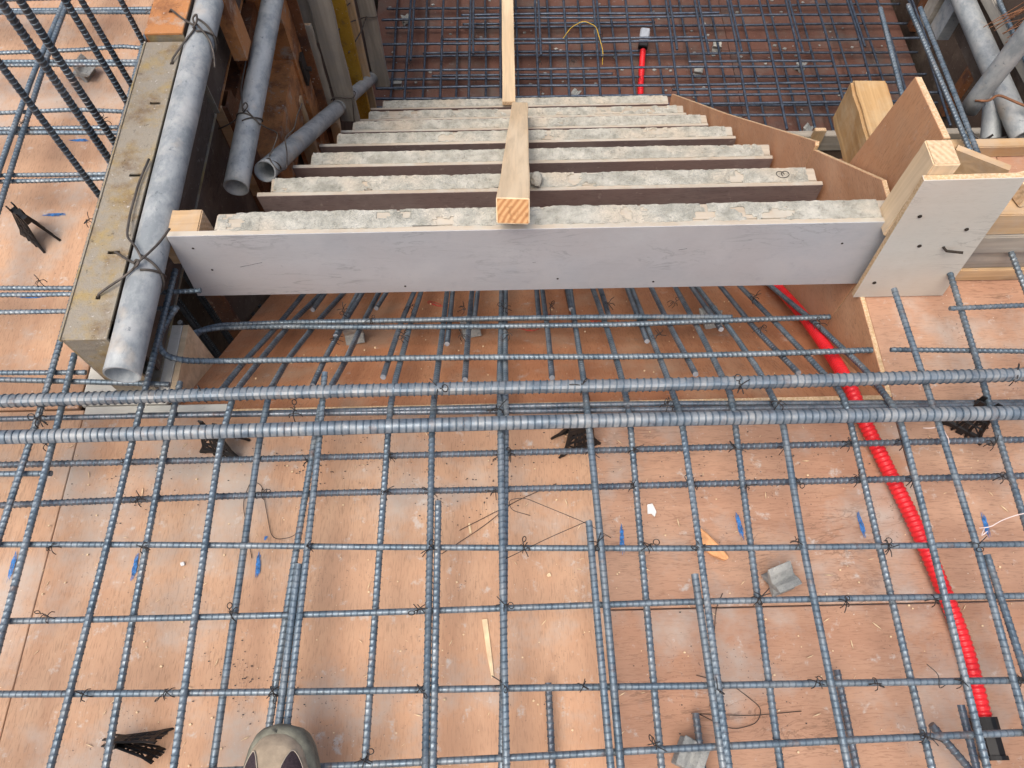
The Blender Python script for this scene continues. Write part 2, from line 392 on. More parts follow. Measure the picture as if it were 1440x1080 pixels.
        (0.0112, [(-1.35, 0.373, 0.071), (-0.282, 0.388, 0.071), (0.286, 0.393, 0.071), (1.3, 0.391, 0.071)]),
        (0.0094, [(-1.35, 0.542, 0.071), (-0.393, 0.533, 0.071), (0.204, 0.531, 0.071), (1.3, 0.518, 0.071)]),
        (0.0094, [(-0.667, 0.541, 0.071), (-0.394, 0.54, 0.071), (0.204, 0.538, 0.07), (1.3, 0.525, 0.071)]),
    ],
    'left_cross': [
        (0.0094, [(-1.35, 0.434, 0.092), (-0.76, 0.429, 0.092)]),
        (0.0094, [(-1.35, 0.811, 0.092), (-0.812, 0.791, 0.092)]),
        (0.0094, [(-1.35, 0.788, 0.092), (-0.652, 0.782, 0.092), (-0.571, 0.784, 0.092)]),
        (0.0094, [(-1.35, 0.744, 0.092), (-0.807, 0.744, 0.092), (-0.608, 0.747, 0.092)]),
        (0.0094, [(-1.35, 0.623, 0.092), (-0.748, 0.614, 0.092)]),
        (0.0094, [(-1.35, 0.624, 0.092), (-0.712, 0.594, 0.092), (-0.595, 0.587, 0.092)]),
        (0.0094, [(-1.35, 1.589, 0.092), (-0.811, 1.573, 0.092)]),
        (0.0094, [(-1.35, 1.575, 0.092), (-0.809, 1.56, 0.092)]),
        (0.0094, [(-1.35, 1.427, 0.092), (-0.941, 1.44, 0.092), (-0.863, 1.45, 0.092), (-0.813, 1.442, 0.092)]),
        (0.0094, [(-1.35, 1.411, 0.092), (-0.816, 1.4, 0.092)]),
        (0.0094, [(-1.35, 1.398, 0.092), (-0.813, 1.387, 0.092)]),
        (0.0094, [(-1.35, 1.234, 0.092), (-0.913, 1.255, 0.092), (-0.809, 1.246, 0.092)]),
        (0.0094, [(-1.35, 1.207, 0.092), (-0.814, 1.197, 0.092)]),
        (0.0094, [(-1.35, 1.197, 0.092), (-0.811, 1.182, 0.092)]),
        (0.0094, [(-1.35, 1.076, 0.092), (-0.809, 1.071, 0.092)]),
        (0.0094, [(-1.35, 1.058, 0.092), (-0.91, 1.061, 0.092), (-0.807, 1.064, 0.092)]),
        (0.0094, [(-1.35, 1.62, 0.092), (-0.82, 1.62, 0.092)]),
        (0.0094, [(-1.35, 1.63, 0.092), (-0.82, 1.63, 0.092)]),
        (0.0094, [(-1.35, 1.75, 0.092), (-0.82, 1.75, 0.092)]),
        (0.0094, [(-1.35, 1.87, 0.092), (-0.82, 1.87, 0.092)]),
        (0.0094, [(-1.35, 1.88, 0.092), (-0.82, 1.88, 0.092)]),
    ],
    'thick': [
        (0.0232, [(-1.35, 0.551, 0.119), (-0.285, 0.552, 0.119), (0.199, 0.553, 0.119), (1.3, 0.562, 0.119)]),
        (0.0232, [(-1.35, 0.483, 0.119), (-0.279, 0.486, 0.119), (0.193, 0.488, 0.119), (1.3, 0.486, 0.119)]),
    ],
    'right_cross': [
        (0.0094, [(0.695, 0.639, 0.068), (1.3, 0.613, 0.068)]),
        (0.0094, [(0.81, 0.709, 0.092), (1.3, 0.719, 0.092)]),
    ],
    'starter': [
        (0.0112, [(0.907, 1.57, 0.06), (0.887, 1.292, 0.06), (0.866, 1, 0.06)]),
        (0.0112, [(0.974, 1.578, 0.06), (0.988, 1.098, 0.06), (0.99, 1, 0.06)]),
        (0.0112, [(1.002, 1.567, 0.06), (1.001, 1.092, 0.06), (1.001, 1, 0.06)]),
        (0.0112, [(1.195, 1.592, 0.06), (1.195, 1.439, 0.06), (1.194, 1, 0.06)]),
        (0.0112, [(1.224, 1.571, 0.06), (1.221, 1.476, 0.06), (1.202, 1, 0.06)]),
    ],
    'dowel': [
        (0.0125, [(-0.798, 0.996, -0.9), (-0.798, 0.996, 0.1), (-0.796, 0.992, 0.98)]),
        (0.015, [(-0.801, 1.092, -0.9), (-0.801, 1.092, 0.1), (-0.799, 1.088, 0.98)]),
        (0.015, [(-0.802, 1.144, -0.9), (-0.802, 1.144, 0.1), (-0.8, 1.14, 0.98)]),
        (0.0125, [(-0.798, 1.247, -0.9), (-0.798, 1.247, 0.1), (-0.796, 1.243, 0.98)]),
        (0.0125, [(-0.802, 1.309, -0.9), (-0.802, 1.309, 0.1), (-0.8, 1.305, 0.98)]),
        (0.0125, [(-0.8, 1.434, -0.9), (-0.8, 1.434, 0.1), (-0.798, 1.43, 0.98)]),
    ],
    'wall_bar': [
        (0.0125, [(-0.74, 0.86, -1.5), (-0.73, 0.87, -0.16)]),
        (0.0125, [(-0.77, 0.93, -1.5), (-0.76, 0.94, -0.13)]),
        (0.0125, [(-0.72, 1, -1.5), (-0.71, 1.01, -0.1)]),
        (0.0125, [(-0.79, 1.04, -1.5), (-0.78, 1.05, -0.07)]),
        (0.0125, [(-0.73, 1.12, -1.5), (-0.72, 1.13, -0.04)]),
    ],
    'landing_cross': [
        (0.013, [(-0.6, 2.62, -1.263), (1.9, 2.59, -1.263)]),
        (0.013, [(-0.6, 2.7, -1.263), (1.98, 2.67, -1.263)]),
        (0.013, [(-0.6, 2.755, -1.263), (2.06, 2.725, -1.263)]),
        (0.013, [(-0.6, 2.825, -1.263), (1.9, 2.795, -1.263)]),
        (0.013, [(-0.6, 2.94, -1.263), (1.98, 2.91, -1.263)]),
        (0.013, [(-0.6, 3.122, -1.263), (2.06, 3.092, -1.263)]),
        (0.013, [(-0.6, 3.303, -1.263), (1.9, 3.273, -1.263)]),
        (0.013, [(-0.6, 3.48, -1.263), (1.98, 3.45, -1.263)]),
        (0.013, [(-0.6, 3.66, -1.263), (2.06, 3.63, -1.263)]),
        (0.013, [(-0.6, 3.84, -1.263), (1.9, 3.81, -1.263)]),
        (0.013, [(-0.3, 3.146, -1.263), (1, 3.13, -1.263)]),
        (0.013, [(0.9, 2.961, -1.263), (1.6, 2.945, -1.263)]),
        (0.013, [(0.8, 2.776, -1.263), (1.7, 2.76, -1.263)]),
        (0.013, [(-0.2, 3.326, -1.263), (1.1, 3.31, -1.263)]),
    ],
    'landing_cross_low': [
        (0.013, [(-0.6, 2.6, -1.363), (2.1, 2.56, -1.363)]),
        (0.013, [(-0.6, 2.8, -1.363), (2.1, 2.76, -1.363)]),
        (0.013, [(-0.6, 2.995, -1.363), (2.1, 2.955, -1.363)]),
        (0.013, [(-0.6, 3.157, -1.363), (2.1, 3.117, -1.363)]),
        (0.013, [(-0.6, 3.368, -1.363), (2.1, 3.328, -1.363)]),
        (0.013, [(-0.6, 3.517, -1.363), (2.1, 3.477, -1.363)]),
        (0.013, [(-0.6, 3.7, -1.363), (2.1, 3.66, -1.363)]),
        (0.013, [(-0.35, 3.014, -1.363), (0.55, 3.004, -1.363)]),
        (0.013, [(-0.4, 3.176, -1.363), (0.7, 3.166, -1.363)]),
        (0.013, [(-0.2, 3.387, -1.363), (0.8, 3.377, -1.363)]),
    ],
    'landing_long': [
        (0.013, [(-0.459, 2.5, -1.25), (-0.46, 3.1, -1.25), (-0.45, 3.95, -1.25)]),
        (0.013, [(-0.442, 2.99, -1.25), (-0.435, 3.95, -1.25)]),
        (0.013, [(-0.294, 2.5, -1.25), (-0.293, 3.1, -1.25), (-0.283, 3.95, -1.25)]),
        (0.013, [(-0.16, 2.5, -1.25), (-0.157, 3.1, -1.25), (-0.147, 3.95, -1.25)]),
        (0.013, [(-0.139, 3.03, -1.25), (-0.132, 3.95, -1.25)]),
        (0.013, [(-0.009, 2.5, -1.25), (-0.004, 3.1, -1.25), (0.006, 3.95, -1.25)]),
        (0.013, [(0.014, 2.99, -1.25), (0.021, 3.95, -1.25)]),
        (0.013, [(0.166, 2.5, -1.25), (0.173, 3.1, -1.25), (0.183, 3.95, -1.25)]),
        (0.013, [(0.191, 3.01, -1.25), (0.198, 3.95, -1.25)]),
        (0.013, [(0.307, 2.5, -1.25), (0.316, 3.1, -1.25), (0.326, 3.95, -1.25)]),
        (0.013, [(0.455, 2.5, -1.25), (0.465, 3.1, -1.25), (0.475, 3.95, -1.25)]),
        (0.013, [(0.483, 2.99, -1.25), (0.49, 3.95, -1.25)]),
        (0.013, [(0.616, 2.5, -1.25), (0.628, 3.1, -1.25), (0.638, 3.95, -1.25)]),
        (0.013, [(0.818, 2.5, -1.25), (0.833, 3.1, -1.25), (0.843, 3.95, -1.25)]),
        (0.013, [(0.851, 3.03, -1.25), (0.858, 3.95, -1.25)]),
        (0.013, [(0.965, 2.5, -1.25), (0.981, 3.1, -1.25), (0.991, 3.95, -1.25)]),
        (0.013, [(0.999, 2.99, -1.25), (1.006, 3.95, -1.25)]),
        (0.013, [(1.126, 2.5, -1.25), (1.144, 3.1, -1.25), (1.154, 3.95, -1.25)]),
        (0.013, [(1.162, 3.01, -1.25), (1.169, 3.95, -1.25)]),
        (0.013, [(1.286, 2.5, -1.25), (1.307, 3.1, -1.25), (1.317, 3.95, -1.25)]),
        (0.013, [(1.416, 2.5, -1.25), (1.438, 3.1, -1.25), (1.448, 3.95, -1.25)]),
        (0.013, [(1.456, 2.99, -1.25), (1.463, 3.95, -1.25)]),
        (0.013, [(1.57, 2.5, -1.25), (1.594, 3.1, -1.25), (1.604, 3.95, -1.25)]),
        (0.013, [(1.723, 2.5, -1.25), (1.749, 3.1, -1.25), (1.759, 3.95, -1.25)]),
        (0.013, [(1.767, 3.03, -1.25), (1.774, 3.95, -1.25)]),
        (0.013, [(1.873, 2.5, -1.25), (1.901, 3.1, -1.25), (1.911, 3.95, -1.25)]),
        (0.013, [(2.03, 2.5, -1.25), (2.06, 3.1, -1.25), (2.07, 3.95, -1.25)]),
        (0.013, [(2.078, 3.01, -1.25), (2.085, 3.95, -1.25)]),
    ],
    'landing_long_low': [
        (0.012, [(-0.551, 2.5, -1.35), (-0.543, 3.1, -1.35), (-0.543, 3.95, -1.35)]),
        (0.012, [(-0.395, 2.5, -1.35), (-0.387, 3.1, -1.35), (-0.387, 3.95, -1.35)]),
        (0.012, [(-0.233, 2.5, -1.35), (-0.225, 3.1, -1.35), (-0.225, 3.95, -1.35)]),
        (0.012, [(-0.088, 2.5, -1.35), (-0.08, 3.1, -1.35), (-0.08, 3.95, -1.35)]),
        (0.012, [(0.073, 2.5, -1.35), (0.081, 3.1, -1.35), (0.081, 3.95, -1.35)]),
        (0.012, [(0.235, 2.5, -1.35), (0.243, 3.1, -1.35), (0.243, 3.95, -1.35)]),
        (0.012, [(0.397, 2.5, -1.35), (0.405, 3.1, -1.35), (0.405, 3.95, -1.35)]),
        (0.012, [(0.564, 2.5, -1.35), (0.572, 3.1, -1.35), (0.572, 3.95, -1.35)]),
        (0.012, [(0.777, 2.5, -1.35), (0.785, 3.1, -1.35), (0.785, 3.95, -1.35)]),
        (0.012, [(0.932, 2.5, -1.35), (0.94, 3.1, -1.35), (0.94, 3.95, -1.35)]),
        (0.012, [(1.087, 2.5, -1.35), (1.095, 3.1, -1.35), (1.095, 3.95, -1.35)]),
        (0.012, [(1.242, 2.5, -1.35), (1.25, 3.1, -1.35), (1.25, 3.95, -1.35)]),
        (0.012, [(1.397, 2.5, -1.35), (1.405, 3.1, -1.35), (1.405, 3.95, -1.35)]),
        (0.012, [(1.552, 2.5, -1.35), (1.56, 3.1, -1.35), (1.56, 3.95, -1.35)]),
        (0.012, [(1.707, 2.5, -1.35), (1.715, 3.1, -1.35), (1.715, 3.95, -1.35)]),
        (0.012, [(1.862, 2.5, -1.35), (1.87, 3.1, -1.35), (1.87, 3.95, -1.35)]),
    ],
}

# ------------------------------------------------------------ helpers
def put(o, parent=None):
    COL.objects.link(o)
    if parent is not None:
        w = o.matrix_basis.copy()
        o.parent = parent
        o.matrix_basis = parent.matrix_basis.inverted() @ w if parent.parent is None else (parent.parent.matrix_basis @ parent.matrix_basis).inverted() @ w
    return o

def tag(o, label=None, cat=None, group=None, kind=None):
    for k, v in (('label', label), ('category', cat), ('group', group), ('kind', kind)):
        if v:
            o[k] = v
    return o

def thing(name, label, cat, loc=(0, 0, 0), group=None):
    o = bpy.data.objects.new(name, None)
    o.empty_display_size = .05
    o.location = loc
    COL.objects.link(o)
    return tag(o, label, cat, group)

class MB:
    """collects faces, then links them as one mesh object"""
    def __init__(s):
        s.v, s.f, s.mi = [], [], []
    def add(s, vs, fs, mi=0):
        b = len(s.v)
        s.v += [tuple(v) for v in vs]
        for i, f in enumerate(fs):
            s.f.append([b + k for k in f])
            s.mi.append(mi[i] if isinstance(mi, (list, tuple)) else mi)
        return s
    def box(s, x0, x1, y0, y1, z0, z1, mi=0):
        vs = [(x, y, z) for x in (x0, x1) for y in (y0, y1) for z in (z0, z1)]
        return s.add(vs, [(0, 1, 3, 2), (4, 6, 7, 5), (0, 4, 5, 1), (2, 3, 7, 6), (0, 2, 6, 4), (1, 5, 7, 3)], mi)
    def prism(s, poly, axis, a, b, mi_face=0, mi_edge=0):
        """poly in the two other axes, extruded along axis from a to b"""
        def p3(p, t):
            return {'x': (t, p[0], p[1]), 'y': (p[0], t, p[1]), 'z': (p[0], p[1], t)}[axis]
        n = len(poly)
        area = sum(poly[i][0] * poly[(i + 1) % n][1] - poly[(i + 1) % n][0] * poly[i][1] for i in range(n))
        if (area < 0) != (axis == 'y'):
            poly = poly[::-1]
        vs = [p3(p, a) for p in poly] + [p3(p, b) for p in poly]
        lo, hi = (a, b) if a < b else (b, a)
        fs = [tuple(range(n - 1, -1, -1)), tuple(range(n, 2 * n))] + [(i, (i + 1) % n, n + (i + 1) % n, n + i) for i in range(n)]
        return s.add(vs, fs, [mi_face, mi_face] + [mi_edge] * n)
    def tube(s, pts, r, seg=6, mi=0, closed=True):
        v, f = sweep_raw(pts, lambda d, th: np.full((len(d), len(th)), r), seg)
        return s.add([tuple(p) for p in v], f, mi)
    def build(s, name, mats, parent=None, loc=None, bevel=0, smooth=False):
        me = bpy.data.meshes.new(name)
        L = Vector(loc) if loc is not None else Vector((0, 0, 0))
        me.from_pydata([Vector(v) - L for v in s.v], [], s.f)
        for m in mats if isinstance(mats, (list, tuple)) else [mats]:
            me.materials.append(m)
        me.polygons.foreach_set('material_index', s.mi)
        if bevel:
            bm = bmesh.new()
            bm.from_mesh(me)
            bmesh.ops.recalc_face_normals(bm, faces=bm.faces)
            bmesh.ops.bevel(bm, geom=[e for e in bm.edges if e.is_manifold and e.calc_face_angle(0) > .5], offset=bevel, segments=1, affect='EDGES', clamp_overlap=True)
            bm.to_mesh(me)
            bm.free()
        if smooth:
            me.polygons.foreach_set('use_smooth', [True] * len(me.polygons))
        o = bpy.data.objects.new(name, me)
        o.location = L
        return put(o, parent)

def resample(pts, ds):
    p = np.array(pts, float)
    d = np.r_[0, np.cumsum(np.linalg.norm(np.diff(p, axis=0), axis=1))]
    return d[-1], lambda t: np.stack([np.interp(t, d, p[:, k]) for k in range(3)], 1)

def fillet(pts, r=.03, n=5):
    p = [np.array(q, float) for q in pts]
    out = [p[0]]
    for a, b, c in zip(p, p[1:], p[2:]):
        u, w = a - b, c - b
        lu, lw = np.linalg.norm(u), np.linalg.norm(w)
        t = min(r, lu * .45, lw * .45)
        s, e = b + u / lu * t, b + w / lw * t
        for k in range(n + 1):
            q = k / n
            out.append((1 - q) ** 2 * s + 2 * q * (1 - q) * b + q * q * e)
    return np.array(out + [p[-1]])

def frames(P):
    T = np.gradient(P, axis=0)
    T /= np.linalg.norm(T, axis=1)[:, None] + 1e-12
    ref = np.array([0, 0, 1.0]) if abs(T[0][2]) < .9 else np.array([0, 1.0, 0])
    A = np.empty_like(P)
    a = ref - T[0] * (ref @ T[0])
    a /= np.linalg.norm(a)
    for i, t in enumerate(T):
        a = a - t * (a @ t)
        a /= np.linalg.norm(a) + 1e-12
        A[i] = a
    return T, A, np.cross(T, A)

def sweep_raw(P, rfun, seg, dist=None, smooth_len=None):
    P = np.array(P, float)
    T, A, B = frames(P)
    d = dist if dist is not None else np.r_[0, np.cumsum(np.linalg.norm(np.diff(P, axis=0), axis=1))]
    th = np.arange(seg) / seg * 2 * math.pi
    r = rfun(d, th)
    V = P[:, None, :] + r[..., None] * (np.cos(th)[None, :, None] * A[:, None, :] + np.sin(th)[None, :, None] * B[:, None, :])
    n = len(P)
    i = np.arange(n - 1)[:, None] * seg
    j = np.arange(seg)[None, :]
    j2 = (j + 1) % seg
    F = np.stack([i + j, i + j2, i + seg + j2, i + seg + j], -1).reshape(-1, 4)
    faces = [tuple(int(q) for q in f) for f in F] if n * seg < 3000 else F
    V = V.reshape(-1, 3)
    if isinstance(faces, list):
        faces += [tuple(range(seg - 1, -1, -1)), tuple(range((n - 1) * seg, n * seg))]
    return V, faces

def big_mesh(name, V, F, caps, mats):
    """numpy quads plus end caps, fast"""
    me = bpy.data.meshes.new(name)
    nq = len(F)
    lc = [len(c) for c in caps]
    me.vertices.add(len(V))
    me.vertices.foreach_set('co', V.astype(np.float32).ravel())
    me.loops.add(nq * 4 + sum(lc))
    me.loops.foreach_set('vertex_index', np.r_[np.asarray(F).ravel(), np.concatenate(caps)].astype(np.int32))
    me.polygons.add(nq + len(caps))
    st = np.r_[np.arange(nq) * 4, nq * 4 + np.r_[0, np.cumsum(lc)[:-1]]]
    me.polygons.foreach_set('loop_start', st.astype(np.int32))
    sm = np.r_[np.ones(nq, bool), np.zeros(len(caps), bool)]
    for m in mats:
        me.materials.append(m)
    me.polygons.foreach_set('material_index', np.r_[np.zeros(nq), np.ones(len(caps)) * (len(mats) - 1)].astype(np.int32))
    me.update(calc_edges=True)
    me.polygons.foreach_set('use_smooth', sm)
    me.validate()
    return me

def rebar_mesh(name, pts, dia, mats, fine=True, wob=.0019):
    P0 = fillet(pts, .035)
    L, at = resample(P0, 0)
    per = {True: .0095, False: .013}[fine]
    if dia > .02:
        per = .0118
    k = max(2, int(L / per))
    base = np.arange(k) * per
    if fine:
        offs, hs = np.array([0, .74, .795, .945]) * per, np.array([0, 0, 1, 1.0])
        seg = 12 if dia < .02 else 16
    else:
        offs, hs = np.array([0, .5, .7]) * per, np.array([0, 0, 1.0])
        seg = 7
    d = (base[:, None] + offs[None, :]).ravel()
    h = np.tile(hs, k)
    d = np.r_[d, L]
    h = np.r_[h, 0]
    P = at(d)
    # bars are never quite straight
    ph = rnd.random() * 6
    T, A, B = frames(P)
    P = P + A * (np.sin(d * 5.1 + ph) * wob)[:, None] + B * (np.sin(d * 3.7 + ph * 2) * wob)[:, None]
    r0 = dia / 2 * .93
    rh = dia * .055 + .0002
    T, A, B = frames(P)
    th = np.arange(seg) / seg * 2 * math.pi
    tw = rnd.random() * math.pi
    cres = np.abs(np.sin(th + tw)) ** .45
    longi = (np.abs(np.cos(th + tw)) > .965).astype(float)
    r = r0 + rh * np.maximum(h[:, None] * cres[None, :], .75 * longi[None, :])
    slant = .10 * per * np.sin(th * 1 + tw)
    V = P[:, None, :] + r[..., None] * (np.cos(th)[None, :, None] * A[:, None, :] + np.sin(th)[None, :, None] * B[:, None, :])
    V[1:-1] += T[1:-1, None, :] * slant[None, :, None]
    n = len(P)
    i = np.arange(n - 1)[:, None] * seg
    j = np.arange(seg)[None, :]
    j2 = (j + 1) % seg
    F = np.stack([i + j, i + j2, i + seg + j2, i + seg + j], -1).reshape(-1, 4)
    caps = [np.arange(seg)[::-1], np.arange((n - 1) * seg, n * seg)]
    c = P[0]
    me = big_mesh(name, V.reshape(-1, 3) - c, F, caps, mats)
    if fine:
        # blue grey lands; ribs coloured darker to paint in their shadow lines
        me.materials.append(M['rebar_rib_shade'])
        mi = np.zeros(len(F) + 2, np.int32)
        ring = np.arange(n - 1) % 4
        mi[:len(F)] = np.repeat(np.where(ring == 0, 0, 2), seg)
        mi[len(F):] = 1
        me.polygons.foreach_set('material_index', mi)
        me.set_sharp_from_angle(angle=R(36))
    return me, c

def rebar(name, pts, dia, mats, label, cat, group=None, fine=True):
    me, c = rebar_mesh(name, pts, dia, mats, fine)
    o = bpy.data.objects.new(name, me)
    o.location = c
    put(o)
    return tag(o, label, cat, group)

def timber(name, p0, p1, w, h, mat, parent=None, up=(0, 0, 1), end=None, jit=.0012, bevel=.002, seg=8, roll=0, ragged=0):
    """bar of wood from p0 to p1 (centre line); w across, h along up"""
    p0, p1 = Vector(p0), Vector(p1)
    X = (p1 - p0)
    L = X.length
    X.normalize()
    Zv = Vector(up)
    Zv = (Zv - X * Zv.dot(X)).normalized()
    if roll:
        Zv = Matrix.Rotation(roll, 3, X) @ Zv
    Yv = Zv.cross(X)
    rg = random.Random(hash((name, round(p0.x, 3), round(p1.y, 3))) % 9999 if False else int(abs(p0.x * 1371 + p0.y * 773 + p1.z * 311) * 100) % 9973)
    mb = MB()
    vs, fs, mi = [], [], []
    for i in range(seg + 1):
        t = i / seg
        bow = (rg.random() - .5) * jit
        for sy, sz in ((-1, -1), (1, -1), (1, 1), (-1, 1)):
            ex = (rg.random() - .5) * ragged if i in (0, seg) else 0
            vs.append((L * (t - .5) + ex, sy * w / 2 + bow + (rg.random() - .5) * jit, sz * h / 2 + (rg.random() - .5) * jit))
    for i in range(seg):
        for k in range(4):
            a, b = i * 4 + k, i * 4 + (k + 1) % 4
            fs.append((a, a + 4, b + 4, b)); mi.append(0)
    fs.append((0, 1, 2, 3)); mi.append(1)
    n = seg * 4
    fs.append((n + 3, n + 2, n + 1, n)); mi.append(1)
    mb.add(vs, fs, mi)
    me = bpy.data.meshes.new(name)
    me.from_pydata(mb.v, [], mb.f)
    me.materials.append(mat)
    me.materials.append(end or mat)
    me.polygons.foreach_set('material_index', mi)
    bm = bmesh.new()
    bm.from_mesh(me)
    bmesh.ops.recalc_face_normals(bm, faces=bm.faces)
    bmesh.ops.bevel(bm, geom=[e for e in bm.edges if e.calc_face_angle(0) > .6], offset=bevel, segments=2, affect='EDGES', clamp_overlap=True)
    bm.to_mesh(me)
    bm.free()
    o = bpy.data.objects.new(name, me)
    m = Matrix((X, Yv, Zv)).transposed().to_4x4()
    m.translation = (p0 + p1) / 2
    o.matrix_basis = m
    return put(o, parent)

def pipe_mesh(p0, p1, dia, wall=.0028, seg=28, dent=.0006):
    p0, p1 = Vector(p0), Vector(p1)
    L = (p1 - p0).length
    mb = MB()
    ro, ri = dia / 2, dia / 2 - wall
    n = max(4, int(L / .04))
    vs, fs = [], []
    for i in range(n + 1):
        for k in range(seg):
            a = k / seg * 2 * math.pi
            rr = ro + dent * noise.noise(Vector((i * .4, math.cos(a), math.sin(a) + p0.x * 9))) * (3 if i in (0, n) else 1)
            vs.append((L * i / n, math.cos(a) * rr, math.sin(a) * rr))
    m = len(vs)
    for i in range(2):
        for k in range(seg):
            a = k / seg * 2 * math.pi
            vs.append((L * i, math.cos(a) * ri, math.sin(a) * ri))
    for i in range(n):
        for k in range(seg):
            k2 = (k + 1) % seg
            fs.append((i * seg + k, i * seg + k2, (i + 1) * seg + k2, (i + 1) * seg + k))
    for k in range(seg):
        k2 = (k + 1) % seg
        fs.append((m + k, m + seg + k, m + seg + k2, m + k2))
        fs.append((k2, k, m + k, m + k2))
        fs.append((n * seg + k, n * seg + k2, m + seg + k2, m + seg + k))
    mb.add(vs, fs)
    return mb

def pipe(name, p0, p1, dia, label, group=None):
    p0, p1 = Vector(p0), Vector(p1)
    o = pipe_mesh(p0, p1, dia).build(name, M['galv'], smooth=False)
    for p in o.data.polygons:
        p.use_smooth = abs(p.normal.x) < .9
    X = (p1 - p0).normalized()
    Zv = Vector((0, 0, 1)) if abs(X.z) < .9 else Vector((0, 1, 0))
    Zv = (Zv - X * Zv.dot(X)).normalized()
    m = Matrix((X, Zv.cross(X), Zv)).transposed().to_4x4()
    m.translation = p0
    o.matrix_basis = m
    return tag(o, label, 'pipe', group)

def wire_obj(name, paths, r, mat, label=None, cat=None, group=None, seg=6, parent=None):
    mb = MB()
    for p in paths:
        mb.tube(fillet(p, .02, 4), r, seg)
    c = mb.v[0]
    o = mb.build(name, mat, parent, loc=c, smooth=True)
    return tag(o, label, cat, group) if label else o

def tri_noise(x, y, s, seed=0.0):
    return noise.fractal(Vector((x * s, y * s, seed)), .6, 2.1, 4)

# ------------------------------------------------------------ setting: ground far below, landing deck, upper deck
g = MB().add([(-80, -80, -3.2), (80, -80, -3.2), (80, 80, -3.2), (-80, 80, -3.2)], [(0, 1, 2, 3)]).build('ground', M['ground'])
tag(g, kind='structure')

deck = bpy.data.objects.new('deck', None)
COL.objects.link(deck)
tag(deck, kind='structure')
TH = .012
def sheet(x0, x1, y0, y1, mat, parent, z=0, zj=0.0, name='plywood_sheet'):
    g_ = .0012
    return MB().box(x0 + g_, x1 - g_, y0 + g_, y1 - g_, z - TH + zj, z + zj, [0, 0, 0, 0, 0, 0]).build(name, [M[mat], M['ply_edge']], parent, loc=((x0 + x1) / 2, (y0 + y1) / 2, z), bevel=.0012)
EDGE = .571
S = {}
S['mid'] = sheet(-.79, .152, -1.2, EDGE, 'deck', deck)
S['left'] = sheet(-1.72, -.79, -1.2, .586, 'deck', deck, zj=-.0015)
S['right'] = sheet(.152, .71, .203, EDGE, 'deck_x', deck, zj=-.0008)
S['right_b'] = sheet(.152, 1.09, -1.2, .203, 'deck_x', deck)
S['right_c'] = sheet(.713, 1.09, .203, 1.16, 'deck_x', deck, zj=.0005)
S['right_d'] = sheet(1.09, 2.0, -1.2, 1.16, 'deck_x', deck)
S['leftb'] = sheet(-1.72, -.872, .586, 1.5, 'deck', deck, zj=.0012)
sheet(-1.72, -.872, 1.5, 2.6, 'deck', deck)
sheet(-.872, -.802, .587, 1.02, 'deck', deck, zj=.0005)
sheet(-3.6, -1.72, -1.2, 2.6, 'deck', deck, zj=-.001)
sheet(-3.6, -.872, 2.6, 6, 'deck', deck)
sheet(-3.6, .2, -4.2, -1.2, 'deck', deck)
sheet(.2, 3.8, -4.2, -1.2, 'deck_x', deck)
sheet(2.0, 3.8, -1.2, 1.16, 'deck_x', deck)
# narrow filler strips of grey plywood at the wall end
sheet(-.79, -.52, .571, .592, 'white_ply', deck, zj=.001)
sheet(-.80, -.638, .592, .765, 'white_ply', deck, zj=.002)
fas = MB().box(-.638, -.627, .60, .764, -.42, .0005, [1, 0, 1, 1, 1, 1]).build('side_board', [M['pine'], M['pine']], deck, loc=(-.63, .68, 0))
lip = MB().box(-.52, .70, .5725, .581, -.02, -.003).build('edge_strip', M['ply_edge'], deck, loc=(0, .575, 0))
# outer face of the wall below the left deck
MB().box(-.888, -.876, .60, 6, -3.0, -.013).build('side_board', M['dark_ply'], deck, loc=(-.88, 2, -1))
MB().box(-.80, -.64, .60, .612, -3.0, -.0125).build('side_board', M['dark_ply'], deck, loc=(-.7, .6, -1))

# blue chalk marks, flat on the boards
def chalk(a, b, w, sh):
    a, b = Vector((*a, 0)), Vector((*b, 0))
    d = (b - a).normalized()
    nrm = Vector((-d.y, d.x, 0))
    mb = MB()
    N = 12
    for s in range(6):
        u = (s / 5 - .5) * w * .8
        t0, t1 = rnd.uniform(0, .25) + abs(u) / w * .3, 1 - rnd.uniform(0, .25) - abs(u) / w * .25
        vs = []
        for i in range(N + 1):
            t = t0 + (t1 - t0) * i / N
            ww = w * .16 * (.25 + rnd.random()) * (.3 + math.sin(math.pi * i / N) ** .5)
            c = a.lerp(b, t) + nrm * (u * (.6 + .4 * t) + rnd.uniform(-1, 1) * w * .04)
            for q in (-1, 1):
                p = c + nrm * q * ww / 2
                vs.append((p.x, p.y, .0019 + .0001 * s))
        mb.add(vs, [(2 * i, 2 * i + 1, 2 * i + 3, 2 * i + 2) for i in range(N)])
    return mb.build('chalk_mark', M['blue'], sh, loc=(a.x, a.y, .0019))
for a, b, s in (((.189, .348), (.185, .287), 'right'), ((.388, .369), (.394, .310), 'right'), ((.598, .363), (.602, .305), 'right'),
                ((.814, .360), (.811, .303), 'right_c'), ((-.430, .313), (-.426, .261), 'mid'), ((-.635, .321), (-.636, .261), 'mid'),
                ((-.842, .328), (-.844, .266), 'left'), ((-.987, 1.258), (-.927, 1.256), 'leftb'), ((-.995, 1.045), (-.931, 1.044), 'leftb'),
                ((-.995, .835), (-.916, .84), 'leftb'), ((-.425, .336), (-.418, .333), 'mid')):
    chalk(a, b, .0095, S[s])

